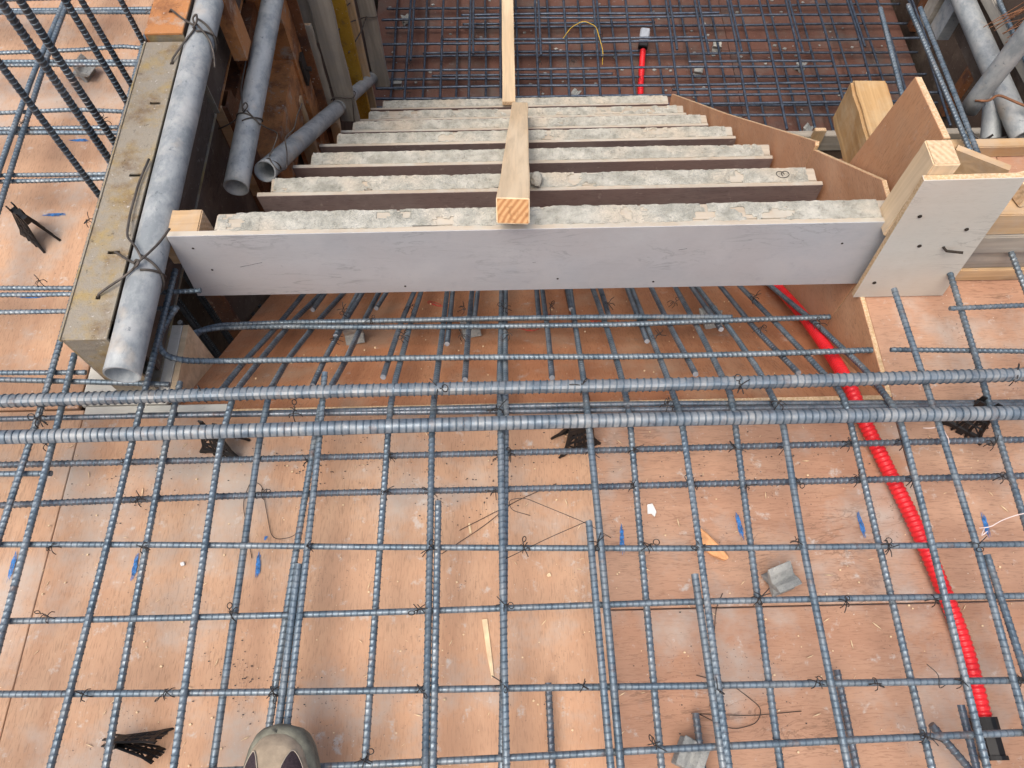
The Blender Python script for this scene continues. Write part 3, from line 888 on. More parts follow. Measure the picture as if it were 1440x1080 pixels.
# sloping stair soffit
SLP = .763
NRM = Vector((0, SLP, 1)).normalized()
def soff_z(y):
    return -SLP * (y - EDGE)
soffit = bpy.data.objects.new('stair_soffit', None)
soffit.location = (0, EDGE, 0)
COL.objects.link(soffit)
tag(soffit, 'reddish brown sloping plywood soffit under the stair bars', 'soffit')
for (x0, x1) in ((-.628, .152), (.1535, .70)):
    for (y0, y1) in ((EDGE + .012, 1.46), (1.4615, 2.36)):
        ln = math.hypot(y1 - y0, SLP * (y1 - y0))
        o = MB().box(x0, x1, -ln / 2, ln / 2, -.012, 0).build('plywood_sheet', M['soffit'], bevel=.0012)
        COL.objects.unlink(o)
        ym = (y0 + y1) / 2
        o.matrix_basis = Matrix.Translation((0, ym, soff_z(ym))) @ Matrix.Rotation(-math.atan(SLP), 4, 'X')
        put(o, soffit)
# red crayon scribbles on the soffit
def slope_pt(x, y, off=.001):
    return Vector((x, y, soff_z(y))) + NRM * off
for x, y in ((-.20, 1.02), (.10, .93), (.20, .90), (.02, .88)):
    pts = [slope_pt(x + .03 * math.sin(k * 1.3) + k * .006, y + .02 * math.cos(k * 1.9), .0012) for k in range(8)]
    wire_obj('crayon_mark', [pts], .0009, M['redmark'], parent=soffit, seg=4)

# lower landing
land = bpy.data.objects.new('landing', None)
land.location = (0, 2.5, -1.4)
COL.objects.link(land)
tag(land, kind='structure')
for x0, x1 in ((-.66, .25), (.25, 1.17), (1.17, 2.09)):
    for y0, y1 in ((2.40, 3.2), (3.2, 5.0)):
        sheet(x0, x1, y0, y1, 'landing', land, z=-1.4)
rail = timber('edge_plank', (.72, 2.42, -1.245), (2.25, 2.42, -1.245), .035, .09, M['pine_old'], land)
timber('edge_plank', (.72, 2.425, -1.345), (2.25, 2.425, -1.345), .03, .09, M['dark_ply'], land)
wl_ = thing('wall_form', 'added dark plywood wall out of view beyond the landing, shading it', 'formwork', (.7, 5, -1.4))  # added wall, out of view, keeps daylight off the landing
MB().box(-.70, 2.17, 5.003, 5.02, -3.1, .3).build('panel', M['dark_ply'], wl_, loc=(.7, 5, -1.4))
for x in (-.2, .5, 1.2, 1.9):
    MB().box(x, x + .06, 4.97, 5.002, -1.39, .3).build('steel_rib', M['dark_rust'], wl_, loc=(x, 5, -1.4))
wr_ = thing('wall_form', 'added dark plywood wall standing for the black void right of the landing', 'formwork', (2.17, 3.5, -1.4))  # added wall, fills the black void and shades the landing
MB().box(2.155, 2.17, 1.25, 5.0, -3.1, .45).build('panel', M['dark_ply'], wr_, loc=(2.16, 3.5, -1.4))
for y in (2.7, 3.3, 3.9):
    MB().box(2.12, 2.1545, y, y + .05, -1.39, .45).build('steel_rib', M['dark_rust'], wr_, loc=(2.14, y, -1.4))
# dark face under the right deck
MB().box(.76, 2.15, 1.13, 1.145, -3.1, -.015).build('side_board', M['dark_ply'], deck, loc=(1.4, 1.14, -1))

# ------------------------------------------------------------ stair side form on the right
side = thing('stair_side_form', 'brown plywood side form stepping down along the right edge of the stair', 'formwork', (.71, .6, -.3))
def side_poly(poly, name):
    return MB().prism(poly, 'x', .703, .7125, 0, 1).build(name, [M['brown'], M['ply_edge']], side, loc=(.708, poly[0][0], poly[0][1]), bevel=.0008)
def sz(y):
    return soff_z(y) - .02
side_poly([(.575, sz(.575) - .02), (.575, .0035), (.826, .0035), (.826, sz(.826))], 'side_board')
side_poly([(.828, sz(.828)), (.828, .02), (.853, .176), (.938, .18), (1.207, -.022), (1.207, sz(1.207))], 'side_board')
side_poly([(1.209, sz(1.209)), (1.209, -.012), (1.216, -.005), (1.8, -.478), (1.8, sz(1.8))], 'side_board')
side_poly([(1.8015, sz(1.8)), (1.8015, -.479), (2.43, -.972), (2.43, -1.45), (2.40, sz(2.40))], 'side_board')
for y in (1.30, 1.85):
    timber('stiffener', (.737, y, soff_z(y) - .05), (.737, y, -SLP * (y - .935) + .07), .045, .03, M['tan_timber'], side, up=(1, 0, 0))

# ------------------------------------------------------------ riser forms
ORD = ['first and widest', 'second', 'third', 'fourth', 'fifth', 'sixth', 'seventh and lowest']
BK = [.877, 1.137, 1.401, 1.668, 1.925, 2.184, 2.455]
def crust(x0, x1, y0, y1, z, seed, parent, amt=.0):
    """flaky mortar left on the top edge of the timber"""
    dx, dy = .006, .0045
    nx, ny = int((x1 - x0) / dx), int((y1 - y0) / dy)
    vs, fs, idx = [], [], {}
    H = {}
    for i in range(nx + 1):
        for j in range(ny + 1):
            x, y = x0 + i * dx, y0 + j * dy
            h = tri_noise(x, y * 1.6, 9, seed) * .55 + tri_noise(x, y, 34, seed + 5) * .25 + amt + .12
            h -= .25 * max(0, abs(j / ny - .5) - .42)
            H[i, j] = h
    def vid(i, j):
        if (i, j) not in idx:
            h = H[i, j]
            x, y = x0 + i * dx, y0 + j * dy
            zz = z + .0004 + (.0014 + .0016 * tri_noise(x, y, 60, seed + 9) + .0014 * max(0, h)) * (1 if h > .02 else .1)
            idx[i, j] = len(vs)
            vs.append((x + rnd.uniform(-.0015, .0015), y + rnd.uniform(-.001, .001), max(zz, z + .0003)))
        return idx[i, j]
    for i in range(nx):
        for j in range(ny):
            if (H[i, j] + H[i + 1, j] + H[i, j + 1] + H[i + 1, j + 1]) / 4 > 0:
                fs.append((vid(i, j), vid(i + 1, j), vid(i + 1, j + 1), vid(i, j + 1)))
    # skirt down to the timber along ragged borders
    from collections import Counter
    ec = Counter()
    for f in fs:
        for a, b in zip(f, f[1:] + f[:1]):
            ec[(a, b)] += 1
    bot = {}
    for (a, b) in list(ec):
        if (b, a) not in ec:
            for q in (a, b):
                if q not in bot:
                    bot[q] = len(vs)
                    vs.append((vs[q][0], vs[q][1], z - .0006))
            fs.append((b, a, bot[a], bot[b]))
    if fs:
        o = MB().add(vs, fs).build('mortar_crust', M['mortar'], parent, loc=(x0, y0, z))
        o['kind'] = 'stuff'
for i, yb in enumerate(BK):
    zt = .2 - .2 * i
    yf = yb - .052
    xl, xr = -.505 + .006 * rnd.uniform(-1, 1) - (.012 if i == 0 else 0), .688 + .005 * rnd.uniform(-1, 1)
    what = 'tall grey plywood riser form' if i == 0 else 'plywood riser form'
    t = thing('riser_form', '%s with mortar-caked top edge, %s board down the stair' % (what, ORD[i]), 'formwork', (.09, yf, zt - .2))
    fl = -.598 if i == 0 else -.545 + rnd.uniform(-.015, .015)
    fr = .692
    poly = [(fl, zt), (fr, zt), (fr + (.018 if i == 0 else .005), zt - .195), (fl - (.018 if i == 0 else -.01), zt - .19)]
    o = MB().prism(poly, 'y', yf, yf + .0115, 0, 1).build('facing_board', [M['grey_ply'] if i == 0 else M['dull_ply'], M['crust_timber']], t, loc=(0, yf, zt - .2), bevel=.0008)
    tm = timber('backing_timber', (xl, (yf + .0125 + yb) / 2, zt - .046), (xr, (yf + .0125 + yb) / 2, zt - .046), yb - yf - .0135, .088, M['crust_timber'], t, end=M['pale_end'], bevel=.0025, ragged=.006, seg=14)
    tm2 = timber('backing_timber', (xl + .01, (yf + .0125 + yb) / 2 - .004, zt - .138), (xr - .004, (yf + .0125 + yb) / 2 - .004, zt - .138), .034, .09, M['pine_old'], t, bevel=.0025)
    crust(xl + .006, xr - .02, yf + .0095, yb - .001, zt - .0015, i * 7.3 + 1.7, t, amt=(.17, .20, .20, .22, .14, .05, .2)[i])
    if i in (0,):
        for x, z in ((-.565, .165), (-.555, .098), (-.2, .03), (.1, .045), (.29, .028), (.62, .14)):
            MB().tube([(x, yf + .002, z), (x, yf - .0008, z)], .0022, 10).build('screw', M['hole'], o)
    if i == 0:
        for xa, za, xb, zb in ((-.50, .105, -.455, .118), (.05, .10, .056, .101), (.32, .13, .335, .134)):
            wire_obj('scratch', [[(xa, yf - .0001, za), (xb, yf - .0001, zb)]], .0003, M['ink'], parent=o, seg=4)
    if i == 1:
        pts = [(.60 + .012 * math.cos(k * .9) + k * .0016, yf + .03 + .010 * math.sin(k * .9), zt + .0022) for k in range(12)]
        wire_obj('crayon_mark', [pts], .0008, M['ink'], parent=tm, seg=4)

# loose timber lying down the stair on the riser forms
A = Vector((.013, .815, .262)); Bp = Vector((.062, 2.06, .262 - 1.245 * SLP))
tb = timber('timber', A, Bp, .056, .044, M['pine'], end=M['pine_end'], bevel=.002, jit=.002, ragged=.004)
tag(tb, 'pale square pine timber lying down the stair across the riser forms', 'timber')
ln = timber('timber', (.026, 2.40, -.978), (.04, 4.1, -1.228), .054, .018, M['pine'], end=M['pale_end'])
tag(ln, 'long thin pale lath running out over the landing bars from the lowest riser', 'timber')
mlump = None
lump = MB()
pts = []
for i in range(7):
    for k in range(10):
        a = k / 10 * 2 * math.pi
        rr = math.sin(math.pi * (i + .35) / 6.7) * (.017 + .006 * noise.noise(Vector((math.cos(a) * 2, math.sin(a) * 2, i))))
        pts.append((.070 + rr * math.cos(a) * .8, 1.108 + rr * math.sin(a) * 1.2, .002 + .020 * (1 - math.cos(math.pi * i / 6)) / 2))
fs = [(i * 10 + k, i * 10 + (k + 1) % 10, i * 10 + 10 + (k + 1) % 10, i * 10 + 10 + k) for i in range(6) for k in range(10)]
o = lump.add(pts, fs + [tuple(range(9, -1, -1)), tuple(range(60, 70))]).build('mortar_lump', M['mortar'], loc=(.07, 1.108, .002))
tag(o, 'pale mortar lump beside the square timber on the second riser', 'mortar')
# ------------------------------------------------------------ right hand slab edge: plate, post, blocks
pl = MB().prism([(.689, .003), (.868, .003), (.826, .343), (.664, .341)], 'y', .794, .8055, 0, 1).build('plywood_plate', [M['white_ply'], M['ply_edge']], loc=(.76, .8, 0), bevel=.0008)
tag(pl, 'pale grey plywood plate standing upright at the right end of the first riser', 'board')
for x, z in ((.70, .253), (.709, .055), (.74, .17), (.80, .215)):
    MB().tube([(x, .797, z), (x, .7922, z)], .0036, 10).build('screw', M['hole'], pl)
nail = MB().tube([(.785, .794, .165), (.79, .786, .163), (.812, .775, .172)], .0025, 6).add([], [])
nail.build('nail', M['hole'], pl)
po = timber('timber_post', (.694, .833, .182), (.694, .833, .362), .043, .053, M['pine'], up=(0, 1, 0), end=M['pale_end'])
tag(po, 'short square pine post behind the pale plywood plate', 'post')
bp = MB().prism([(.892, .002), (.888, .335), (1.045, .322), (1.10, .002)], 'x', .7245, .7365, 0, 1).build('plywood_plate', [M['brown_z'], M['ply_edge']], loc=(.73, .95, 0), bevel=.0008)
tag(bp, 'brown plywood plate standing on edge behind the square pine post', 'board')
ch = timber('timber_beam', (.777, .93, .058), (.785, 1.272, .062), .078, .112, M['rough_timber'], end=M['tan_timber'], bevel=.006, jit=.003)
tag(ch, 'thick rough-sawn orange brown timber with its end over the stair void', 'timber')
st = MB().prism([(.842, .985), (.925, .932), (.933, .944), (.85, .997)], 'z', .002, .205, 0, 0).build('plywood_plate', [M['tan_timber']], loc=(.88, .96, 0))
tag(st, 'narrow tan plywood strip on edge set at an angle behind the pale plate', 'board')
# stacked timbers forming the slab edge to the right
for k, (z0, z1, m, dy) in enumerate(((.003, .040, 'tan_timber', 0), (.0415, .098, 'pine_old', .004), (.0995, .148, 'pine_old', -.003), (.1495, .205, 'tan_timber', .003))):
    o = timber('timber', (.855, .850 + dy, (z0 + z1) / 2), (2.0, .850 + dy, (z0 + z1) / 2), .045, z1 - z0, M[m], end=M['pale_end'])
    tag(o, ('tan timber, lowest of the slab edge stack right of the pale plate', 'weathered grey brown timber with wood shavings, second from the bottom of the slab edge stack',
            'weathered grey timber, third from the bottom of the slab edge stack', 'tan timber on top of the slab edge stack behind the pale plate')[k], 'timber')
o = timber('timber', (.905, .868, .226), (1.2, .95, .226), .05, .038, M['pine'], end=M['pale_end'])
tag(o, 'clean pine offcut lying on the slab edge stack', 'timber')
o = timber('timber', (.845, 1.166, .016), (2.0, 1.172, .016), .026, .032, M['tan_timber'], end=M['pale_end'])
tag(o, 'tan timber batten along the far edge of the right deck', 'timber')
o = timber('timber', (1.385, 2.40, -1.33), (1.385, 2.40, -1.155), .05, .02, M['tan_timber'], up=(0, 1, 0), end=M['pale_end'])
tag(o, 'short tan wood peg standing against the landing edge plank', 'timber')

# ------------------------------------------------------------ right hand wall form and pipes
wf = thing('wall_form', 'dark stained wall form panel beyond the right deck', 'formwork', (1.2, 1.9, -.3))
MB().prism([(1.22, -.10), (1.22, .45), (3.2, .45), (3.2, -.13), (2.3, -.12)], 'x', 1.205, 1.217, 0, 0).build('panel', M['dark_ply'], wf, loc=(1.2, 1.9, 0))
MB().box(1.172, 1.204, 1.69, 1.75, -.13, .45).build('rib', M['galv'], wf, loc=(1.2, 1.7, 0))
MB().box(1.16, 1.203, 1.755, 1.80, -.14, .45).build('rib', M['pine_old'], wf, loc=(1.2, 1.78, 0))
timber('waling', (1.22, 1.195, .05), (1.22, 1.9, .02), .05, .03, M['pine_old'], wf)
pipe('scaffold_pipe', (1.168, 1.205, .0), (1.16, 2.4, .01), .05, 'grey scaffold pipe running level along the dark right wall form')
pipe('scaffold_pipe', (1.072, 1.30, .0), (1.098, 1.30, .5), .043, 'upright grey scaffold pipe tied with rusty wire at the right wall form')
pipe('scaffold_pipe', (1.135, 1.20, -.085), (1.165, 1.40, .0), .044, 'short slanting scaffold pipe below the upright pipe by the right deck')
wire_obj('binding_wire', [[(1.06, 1.285, .04), (1.08, 1.27, .05), (1.105, 1.29, .052), (1.16, 1.25, .05), (1.25, 1.22, .06)], [(1.06, 1.285, .04), (1.085, 1.33, .03), (1.11, 1.31, .05)]], .003, M['rust_wire'], 'rusty tie wire wrapped round the upright pipe at the right wall form', 'wire')
wire_obj('binding_wire', [[(1.07, 1.262, -.02), (1.09, 1.235, -.03), (1.12, 1.225, -.02), (1.16, 1.23, -.015), (1.19, 1.25, -.02)], [(1.08, 1.29, -.03), (1.07, 1.26, -.05), (1.10, 1.24, -.06), (1.13, 1.25, -.03)]], .003, M['wire'], 'dark tie wire hanging at the foot of the upright pipe', 'wire')
brush = []
for k in range(26):
    a = Vector((1.14 + rnd.uniform(-.05, .02), 1.40 + rnd.uniform(-.03, .05), .12 + rnd.uniform(-.02, .02)))
    b = Vector((1.32, 1.50 + rnd.uniform(-.03, .06), .17 + rnd.uniform(-.02, .05)))
    brush.append([a, a.lerp(b, .5) + Vector((0, rnd.uniform(-.01, .01), rnd.uniform(-.015, .01))), b])
wire_obj('wire_bundle', brush, .0010, M['rust_wire'], 'bundle of thin rusty wires sticking out over the right wall form', 'wire', seg=4)

# ------------------------------------------------------------ left wall form
# steel edge panel with slots
sp = thing('steel_form_panel', 'mortar smeared yellow steel form panel with slots along the left of the stair', 'formwork', (-.695, .62, 0))
def slotted(y0, y1, x0, x1, z, slots, th=.004):
    mb = MB()
    ys = y0
    for (sy, sx, kind) in sorted(slots):
        hw, hl = (.0036, .0105) if kind == 's' else (.004, .004)
        mb.box(x0, x1, ys, sy - hw, z - th, z)
        mb.box(x0, sx - hl, sy - hw, sy + hw, z - th, z)
        mb.box(sx + hl, x1, sy - hw, sy + hw, z - th, z)
        ys = sy + hw
    mb.box(x0, x1, ys, y1, z - th, z)
    return mb
slotted(.618, 1.325, -.7325, -.658, .2, [(1.151, -.681, 's'), (.968, -.683, 's'), (.793, -.684, 's'), (1.262, -.668, 'r'), (.70, -.690, 'r')]).build('top_flange', M['form_steel'], sp, loc=(-.695, .62, .2))
MB().box(-.7325, -.7285, .6185, 1.325, .004, .1959).build('side_web', M['form_steel'], sp, loc=(-.73, .62, 0))
MB().box(-.728, -.7245, .640, 1.32, .02, .195).build('lining', M['hole'], sp, loc=(-.73, .62, 0))
MB().box(-.668, -.661, .66, 1.32, .0085, .1955).build('lining', M['dark_ply'], sp, loc=(-.66, .62, 0))
MB().box(-.7284, -.658, .6185, .6225, .004, .1959).build('end_plate', M['form_steel'], sp, loc=(-.69, .62, 0))
MB().box(-.7284, -.658, .6226, 1.325, .004, .008).build('bottom_flange', M['form_steel'], sp, loc=(-.69, .62, 0))
MB().box(-.736, -.7327, .618, 1.325, .195, .2025).build('lip', M['form_steel'], sp, loc=(-.73, .62, .2))
for y in (.80, 1.0, 1.2):
    MB().box(-.724, -.6685, y, y + .004, .0085, .1955).build('rib', M['form_steel'], sp, loc=(-.69, y, 0))
sp2 = thing('steel_form_panel', 'orange painted steel form panel end to end with the slotted yellow panel', 'formwork', (-.695, 1.33, 0))
slotted(1.333, 2.3, -.7325, -.655, .214, [(1.40, -.69, 'r'), (1.6, -.68, 's')]).build('top_flange', M['orange_steel'], sp2, loc=(-.69, 1.33, .2))
MB().box(-.7325, -.7285, 1.3335, 2.3, 0, .2099).build('side_web', M['orange_steel'], sp2, loc=(-.73, 1.33, 0))
MB().box(-.7284, -.655, 1.3335, 1.3375, 0, .2099).build('end_plate', M['form_steel'], sp2, loc=(-.69, 1.33, 0))
MB().box(-.668, -.658, 1.34, 2.3, .0045, .2095).build('lining', M['dark_ply'], sp2, loc=(-.66, 1.33, 0))
MB().box(-.7284, -.655, 1.338, 2.3, 0, .004).build('bottom_flange', M['orange_steel'], sp2, loc=(-.69, 1.33, 0))
# dark plywood wall face with timber and steel stiffeners
lw = thing('wall_form', 'dark stained plywood wall form with rusty orange steel ribs left of the stair', 'formwork', (-.68, 1.6, -.6))
MB().prism([(.955, .003), (1.347, .003), (1.347, soff_z(1.347) - .05), (.955, soff_z(.955) - .05)], 'x', -.688, -.676, 0, 1).build('panel', [M['dark_ply'], M['tan_timber']], lw, loc=(-.68, 1.2, 0))
MB().prism([(1.350, .0), (2.40, .0), (2.40, -1.45), (1.350, soff_z(1.35) - .05)], 'x', -.703, -.692, 0, 1).build('panel', [M['dark_ply'], M['tan_timber']], lw, loc=(-.68, 1.9, 0))
MB().box(-.705, -.694, 2.402, 5, -1.6, .0).build('panel', M['dark_ply'], lw, loc=(-.7, 3, 0))
MB().box(-.675, -.652, 1.348, 1.356, -.30, .003).build('panel_edge', M['tan_timber'], lw, loc=(-.66, 1.35, 0))
MB().box(-.69, -.652, .944, .9545, -.5, .003).build('panel_edge', M['dark_rust'], lw, loc=(-.66, .95, 0))
def channel(y0, y1, z0, z1, x, name, mat, vertical=True, depth=.03, th=.005):
    mb = MB()
    mb.box(x - th, x, y0, y1, z0, z1)
    if vertical:
        mb.box(x - depth, x - th - .0003, y0, y0 + th, z0, z1)
        mb.box(x - depth, x - th - .0003, y1 - th, y1, z0, z1)
    else:
        mb.box(x - depth, x - th - .0003, y0, y1, z1 - th, z1)
        mb.box(x - depth, x - th - .0003, y0, y1, z0, z0 + th)
    return mb.build(name, mat, lw, loc=(x, (y0 + y1) / 2, z0))
channel(1.47, 1.535, .03, .19, -.60, 'steel_rib', M['orange_steel'])
channel(1.40, 1.87, -.40, -.245, -.605, 'steel_rib', M['orange_steel'], False, .07)
channel(1.80, 1.895, -.95, .17, -.598, 'steel_rib', M['orange_steel'], True, .08)
MB().box(-.5975, -.570, 1.889, 1.897, -.95, .17).build('rib_flange', M['dark_rust'], lw, loc=(-.58, 1.89, 0))
channel(1.545, 1.60, -.15, .10, -.63, 'steel_rib', M['dark_rust'])
channel(1.352, 1.41, -.42, .0, -.64, 'steel_rib', M['dark_rust'], True, .045)
MB().box(-.690, -.655, 1.36, 1.80, -.10, -.06).build('steel_rib', M['dark_rust'], lw, loc=(-.66, 1.5, -.1))
# bolts on the orange rib
bl = MB()
bl.tube([(-.598, 1.845, -.315), (-.572, 1.845, -.315)], .007, 8)
bl.box(-.596, -.588, 1.825, 1.865, -.36, -.27)
bl.build('wedge_bolt', M['hole'], lw, loc=(-.59, 1.845, -.31))
MB().box(-.598, -.5955, 1.815, 1.85, -.055, -.045).build('rib_slot', M['hole'], lw, loc=(-.6, 1.83, -.05))
# upright planks and strips standing against the form
def upright(x0, x1, y, zb, zt_, mat, label, th=.02, lean=0.0, name='plank', end=None):
    o = timber(name, ((x0 + x1) / 2 + lean, y, zb), ((x0 + x1) / 2, y, zt_), x1 - x0, th, M[mat], up=(0, 1, 0), end=M[end or 'pale_end'], jit=.003)
    return tag(o, label, 'plank')
upright(-.568, -.503, 2.0, -.665, .16, 'pine_old', 'weathered grey plank standing upright left of the stair with wire round its foot', .02)
upright(-.552, -.488, 2.6, -1.05, .06, 'pine_old', 'weathered grey plank standing upright where the stair meets the landing', .02)
upright(-.622, -.575, 2.02, -.36, .14, 'pine_old', 'grey board standing behind the pale peeling board left of the stair', .014)
upright(-.630, -.575, 1.985, -.58, -.27, 'crust_timber', 'pale peeling board wedged between orange rib and grey plank', .014, .0)
upright(-.612, -.552, 2.40, -1.16, .06, 'yellow_steel', 'yellow steel strip standing upright between the two grey planks', .02, end='yellow_steel')
upright(-.580, -.545, 2.50, -1.08, -.2, 'tan_timber', 'tan timber strip standing behind the yellow steel strip', .02)
upright(-.640, -.600, 1.75, -.62, -.34, 'tan_timber', 'short tan timber strut under the orange rib', .03)
upright(-.575, -.545, 1.88, -.78, -.55, 'tan_timber', 'short tan timber strut under the sloping pipe by the grey plank', .03)
upright(-.665, -.63, 2.75, -1.35, .0, 'dark_rust', 'rust brown steel post at the corner of landing and left wall', .03, end='dark_rust')
o = timber('timber_block', (-.625, .862, .150), (-.548, .862, .150), .06, .085, M['tan_timber'], end=M['pale_end'])
tag(o, 'small tan wood block wedged between the long pipe and the first riser', 'block')

PD = .057
pipe('scaffold_pipe', (-.6285, .560, .182), (-.632, 2.1, .186), PD, 'long galvanised scaffold pipe lashed along the slotted yellow steel panel')
pipe('scaffold_pipe', (-.594, 1.128, -.02), (-.588, 2.0, -.02), .054, 'galvanised scaffold pipe beside the dark plywood, its open end over the second riser')
pipe('scaffold_pipe', (-.558, 1.222, -.072), (-.556, 1.945, -.562), .050, 'galvanised scaffold pipe sloping down parallel to the stair')
pipe('scaffold_pipe', (-.562, 1.975, -.585), (-.556, 2.62, -1.02), .047, 'galvanised scaffold pipe sloping between the two grey planks')
def X3(*p):
    return [Vector(q) for q in p]
def loop_wire(cx, cz, y, r, a0, a1, skew=0.0, n=14, dr=.002):
    return [Vector((cx + (r + dr) * math.cos(a0 + (a1 - a0) * k / n), y + skew * (k / n - .5), cz + (r + dr) * math.sin(a0 + (a1 - a0) * k / n))) for k in range(n + 1)]
WR = .0022
kz = .182 + PD / 2 + .004
wire_obj('binding_wire', [
    X3((-.690, .70, .196), (-.688, .702, .206), (-.668, .718, .209), (-.645, .735, .212), (-.628, .752, kz + .002)),
    X3((-.684, .793, .19), (-.680, .792, .205), (-.655, .772, .210), (-.628, .754, kz + .003)),
    loop_wire(-.6285, .182, .752, PD / 2, 1.6, -1.5, -.05, 12),
    loop_wire(-.6285, .182, .756, PD / 2, 1.4, -1.2, .02, 12),
    X3((-.630, .750, kz + .004), (-.620, .757, kz + .010), (-.612, .772, kz + .006), (-.600, .80, kz), (-.585, .828, kz + .004)),
    X3((-.620, .763, kz + .006), (-.636, .79, kz + .006), (-.660, .815, .214), (-.668, .87, .208), (-.668, .95, .206), (-.660, 1.0, .207)),
    X3((-.632, .748, kz + .002), (-.624, .744, kz + .010), (-.619, .752, kz + .012), (-.627, .760, kz + .009), (-.632, .752, kz + .006))],
    WR, M['thick_wire'], 'thick tie wire knotted round the near end of the long pipe', 'wire')
wire_obj('binding_wire', [
    X3((-.668, 1.262, .19), (-.667, 1.262, .206), (-.655, 1.29, .21), (-.640, 1.32, .214), (-.628, 1.345, kz + .002)),
    X3((-.690, 1.40, .207), (-.688, 1.398, .222), (-.66, 1.37, .221), (-.63, 1.348, kz + .004)),
    loop_wire(-.629, .184, 1.345, PD / 2, 1.6, -1.5, -.06, 12),
    loop_wire(-.629, .184, 1.352, PD / 2, 1.5, -1.3, .03, 12),
    X3((-.632, 1.34, kz + .004), (-.622, 1.352, kz + .012), (-.626, 1.372, kz + .014), (-.636, 1.368, kz + .008), (-.630, 1.350, kz + .006)),
    X3((-.625, 1.35, kz + .006), (-.602, 1.33, .20), (-.594, 1.30, .185), (-.590, 1.27, .18))],
    WR, M['thick_wire'], 'thick tie wire knotted round the long pipe beside the orange panel', 'wire')
k2 = -.02 + .027 + .003
wire_obj('binding_wire', [
    loop_wire(-.592, -.02, 1.325, .027, 3.4, .2, -.03, 12), loop_wire(-.592, -.02, 1.33, .027, 1.7, -1.4, .06, 12),
    X3((-.595, 1.325, k2), (-.583, 1.335, k2 + .008), (-.590, 1.347, k2 + .010), (-.598, 1.337, k2 + .006), (-.592, 1.326, k2 + .004)),
    X3((-.598, 1.33, k2), (-.612, 1.40, k2), (-.615, 1.47, k2 - .004), (-.618, 1.52, k2 - .01)),
    X3((-.665, 1.315, -.03), (-.64, 1.318, -.02), (-.622, 1.322, -.012), (-.594, 1.328, k2)),
    X3((-.588, 1.33, k2), (-.56, 1.30, .0), (-.552, 1.315, -.03), (-.535, 1.33, -.06), (-.545, 1.30, -.07), (-.555, 1.27, -.075), (-.552, 1.25, -.074)),
    loop_wire(-.558, -.092, 1.252, .025, 2.6, -.8, .01, 12),
    X3((-.556, 1.252, -.064), (-.546, 1.25, -.058), (-.540, 1.235, -.06), (-.525, 1.22, -.07), (-.512, 1.24, -.085), (-.520, 1.30, -.09), (-.530, 1.34, -.085), (-.515, 1.38, -.10), (-.520, 1.45, -.12), (-.512, 1.49, -.12))],
    .0017, M['thick_wire'], 'thin tie wire knotted round the open-ended pipe and trailing over the sloping pipe', 'wire')
wire_obj('binding_wire', [
    X3((-.578, 1.975, -.555), (-.57, 1.982, -.548), (-.535, 1.984, -.552), (-.505, 1.986, -.556), (-.498, 2.0, -.555), (-.50, 2.015, -.555), (-.54, 2.018, -.55), (-.585, 2.02, -.54)),
    X3((-.507, 1.985, -.556), (-.512, 1.975, -.60), (-.518, 1.96, -.66), (-.52, 1.95, -.70))],
    .0022, M['thick_wire'], 'dark tie wire round the foot of the grey upright plank', 'wire')
wire_obj('binding_wire', [
    X3((-.60, 2.38, -.60), (-.56, 2.45, -.62), (-.53, 2.58, -.70), (-.50, 2.584, -.705), (-.482, 2.59, -.705)),
    X3((-.60, 2.385, -.55), (-.56, 2.48, -.57), (-.535, 2.585, -.60)),
    X3((-.58, 2.38, -.70), (-.54, 2.5, -.70), (-.525, 2.583, -.70))],
    .0026, M['thick_wire'], 'dark tie wires between yellow steel strip and the plank at the landing', 'wire')

